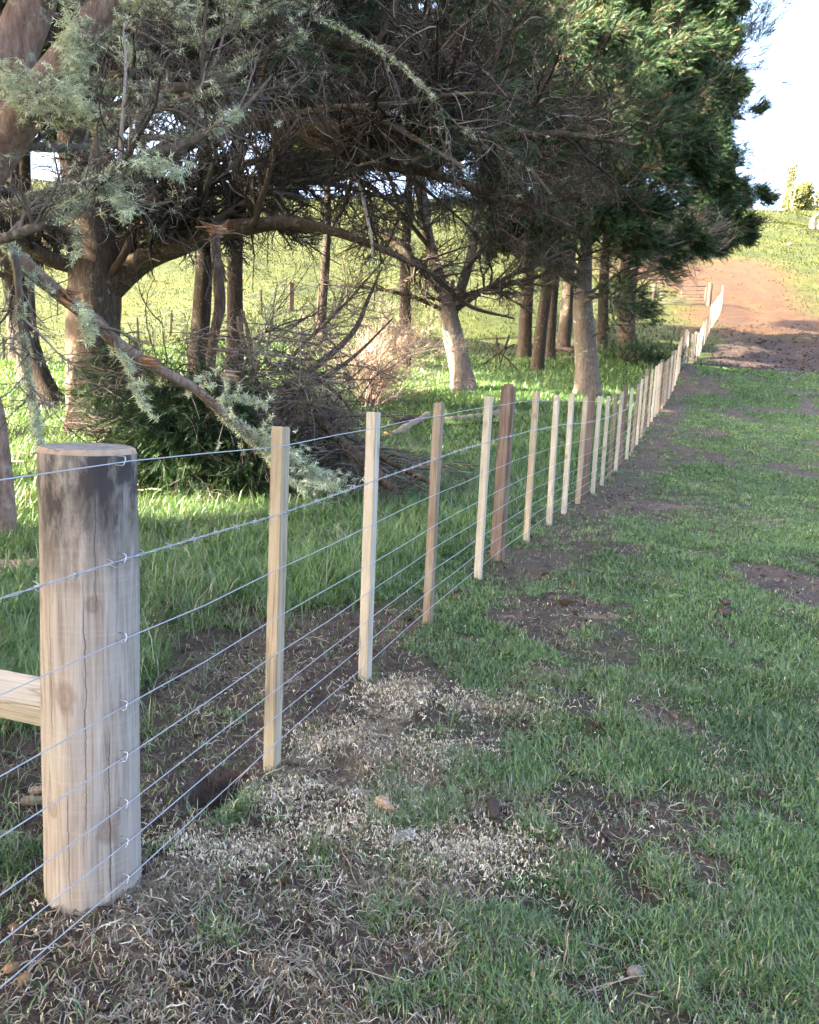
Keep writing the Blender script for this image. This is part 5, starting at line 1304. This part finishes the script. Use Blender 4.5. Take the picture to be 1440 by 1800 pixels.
def sample(n, y0, y1, half=.66, pad=1.5, p=1.0, seed=1):
    r = np.random.default_rng(seed); u = r.uniform(0, 1, n)
    Y = y0 * (y1 / y0) ** u if p == 1 else (y0 ** (1 - p) + u * (y1 ** (1 - p) - y0 ** (1 - p))) ** (1 / (1 - p))
    X = r.uniform(-1, 1, n) * (half * Y + pad); return X, Y
def grass_zone(name, n, y0, y1, seed, p=1.0, mat='grass'):
    X, Y = sample(n, y0, y1, seed=seed, p=p); r = np.random.default_rng(seed + 100)
    mud, straw, red = patches(X, Y); d = X - fence_x(Y)
    lush = sstep(.25, .8, -d) * (1 - .75 * sstep(30, 45, Y))
    cl = fbm(X * 3.2, Y * 3.2, 71, 3); cl2 = fbm(X * .8, Y * .8, 81, 3)
    mot = 1 - .96 * sstep(.30, .80, mud * 1.1 + .8 * (fbm(X * 9, Y * 9, 91, 2) - .5))
    cov = mot * (1 - .75 * straw) * (1 - np.clip(red * 1.1, 0, .96)) * (.30 + 1.3 * sstep(.25, .6, cl))
    cov = np.where(lush > .4, np.maximum(cov, .25 * mot), cov)
    cov = np.maximum(cov, .03)
    k = r.uniform(0, 1, n) < cov
    X, Y, d, lush, cl, cl2, mud, straw, red = (a[k] for a in (X, Y, d, lush, cl, cl2, mud, straw, red)); n = len(X)
    base = .022 + .030 * cl; Hh = (base + lush * (.035 + .09 * cl2) + .05 * sstep(14, 40, Y) + .10 * sstep(45, 100, Y)) * r.lognormal(-.05, .38, n)
    Wd = np.maximum(.0028, .0008 * Y) * r.uniform(.6, 1.5, n)
    Hh = np.where(lush < .3, np.minimum(Hh, .062 + .05 * sstep(12, 40, Y) + .1 * sstep(45, 100, Y)), Hh)
    Hh = np.maximum(Hh, Wd * 2.2)
    dry = (r.uniform(0, 1, n) < np.clip(.07 + .5 * straw + .3 * red + .15 * (mud > .5) + .10 * sstep(45, 70, Y), 0, .9)) * r.uniform(.6, 1, n)
    blades(name, X, Y, Hh, Wd, 1.0 + 0 * X, dry, M[mat], seed=seed)
grass_zone('foreground_grass', 1150000, 1.15, 7.5, 1, p=1.25)
grass_zone('mid_grass', 760000, 6.5, 32, 2)
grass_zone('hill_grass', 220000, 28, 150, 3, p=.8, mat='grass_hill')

def litter(name, n, y0, y1, seed, kind):
    X, Y = sample(n, y0, y1, seed=seed, p=1.2); r = np.random.default_rng(seed + 7)
    mud, straw, red = patches(X, Y)
    if kind == 'straw': pr_ = np.clip(.06 + .9 * straw + .10 * mud, 0, 1) * (1 - .7 * sstep(.3, 1, -(X - fence_x(Y))))
    else: pr_ = np.clip(blob(X, Y, [(a, b, c * 1.5, d * 1.5, e) for a, b, c, d, e in _strawL[:9]]) - .12, 0, 1) ** 1.3 * sstep(.25, .75, fbm(X * 6, Y * 6, 97, 3) + .1) + .006 * (X > -1)
    k = r.uniform(0, 1, n) < pr_; X, Y = X[k], Y[k]; n = len(X)
    L = r.lognormal(-3.4, .55, n) if kind == 'straw' else r.lognormal(-4.35, .45, n); W = r.uniform(.0012, .0040, n) if kind == 'straw' else r.uniform(.0014, .0045, n)
    az = r.uniform(0, 6.283, n); cv = r.normal(0, .5 if kind == 'straw' else 1.2, n); pts = []
    x, y = X.copy(), Y.copy()
    for j in range(5):
        z = height(x, y) + .006 + (r.uniform(0, .012, n) if j in (0, 2, 4) else r.uniform(.002, .018, n)); pts.append(np.stack([x, y, z], 1))
        x = x + np.cos(az) * L / 4; y = y + np.sin(az) * L / 4; az = az + cv / 4
    P = np.stack(pts, 1); T = norm(np.gradient(P, axis=1)); sd = norm(np.cross(T, np.array([0, 0, 1.0]) + r.normal(0, .5, (n, 1, 3))))
    w = sd * W[:, None, None] * np.array([.4, 1, 1, 1, .3])[None, :, None] * .5
    V = np.stack([P - w, P + w], 2).reshape(-1, 3); i = np.arange(n)[:, None] * 10
    F = np.concatenate([np.concatenate([i + 2 * j, i + 2 * j + 1, i + 2 * j + 3, i + 2 * j + 2], 1) for j in range(4)])
    rn = np.clip(r.beta(2, 2, n), 0, 1)
    o = link_mesh(name, mesh_from(name, V, F, M['grass' if kind == 'straw' else 'shavings'], {'rnd': np.repeat(rn, 10), 'dry': np.ones(n * 10)})); tag(o, kind='stuff')
# broad-leaved weeds and clover in the pasture
X, Y = sample(900, 1.3, 14, seed=61, p=1.2); k = (X - fence_x(Y) > .4) & (patches(X, Y)[0] < .4); X, Y = X[k][:260], Y[k][:260]
C = np.repeat(np.stack([X, Y, height(X, Y) + .012], 1), 6, 0); a = rng.uniform(0, 6.283, len(C))
T = np.array([[0, 0, 0], [.28, .06, .45], [0, .1, 1.0], [-.28, .06, .45]])
V, F, A = scatter([T], C, np.stack([np.cos(a), np.sin(a), rng.uniform(.1, .6, len(C))], 1), rng.uniform(.018, .045, len(C)), roll=.25)
A['rnd'] = np.clip(A['rnd'] * .4 + .6, 0, 1)
tag(link_mesh('pasture_weeds', mesh_from('pasture_weeds', V, F, M['grass'], A, False)), kind='stuff')
litter('dry_straw', 230000, 1.1, 10, 21, 'straw')
litter('wood_shavings', 400000, 1.5, 5.5, 22, 'shavings')

def clods(n, far=False):
    import bmesh
    X, Y = sample(n, 1.2, 16, seed=33, p=1.3)
    if far: X, Y = rng.uniform(11, 24, n), rng.uniform(31, 43, n)
    r = np.random.default_rng(9); mud, straw, red = patches(X, Y)
    k = r.uniform(0, 1, n) < np.clip(mud * 1.3 - .25 + red * .3, 0, 1); X, Y = X[k], Y[k]; n = len(X)
    bm = bmesh.new(); bmesh.ops.create_icosphere(bm, subdivisions=1, radius=1); T = np.array([v.co[:] for v in bm.verts]); Ft = np.array([[v.index for v in f.verts] for f in bm.faces]); bm.free()
    s = r.lognormal(-3.6, .5, n) if far else r.lognormal(-5.0, .5, n) * (1 + .05 * Y); sc = s[:, None] * r.uniform(.6, 1.3, (n, 3)) * np.array([1, 1, .7])
    V = T[None] * sc[:, None] * (1 + r.normal(0, .16, (n, len(T), 1))) + np.stack([X, Y, height(X, Y) + s * .15], 1)[:, None]
    F = (Ft[None] + (np.arange(n) * len(T))[:, None, None]).reshape(-1, 3)
    z = np.zeros(n * len(T))
    o = link_mesh('soil_crumbs', mesh_from('soil_crumbs', V.reshape(-1, 3), F, M['ground'], {'mud': z + 1.5, 'straw': z - 1, 'red': np.repeat((r.uniform(0, 1, n) < .12) * 1.0, len(T)), 'far': z + (1.0 if far else 0)}, False)); tag(o, kind='stuff')
clods(22000)
clods(5200, True)
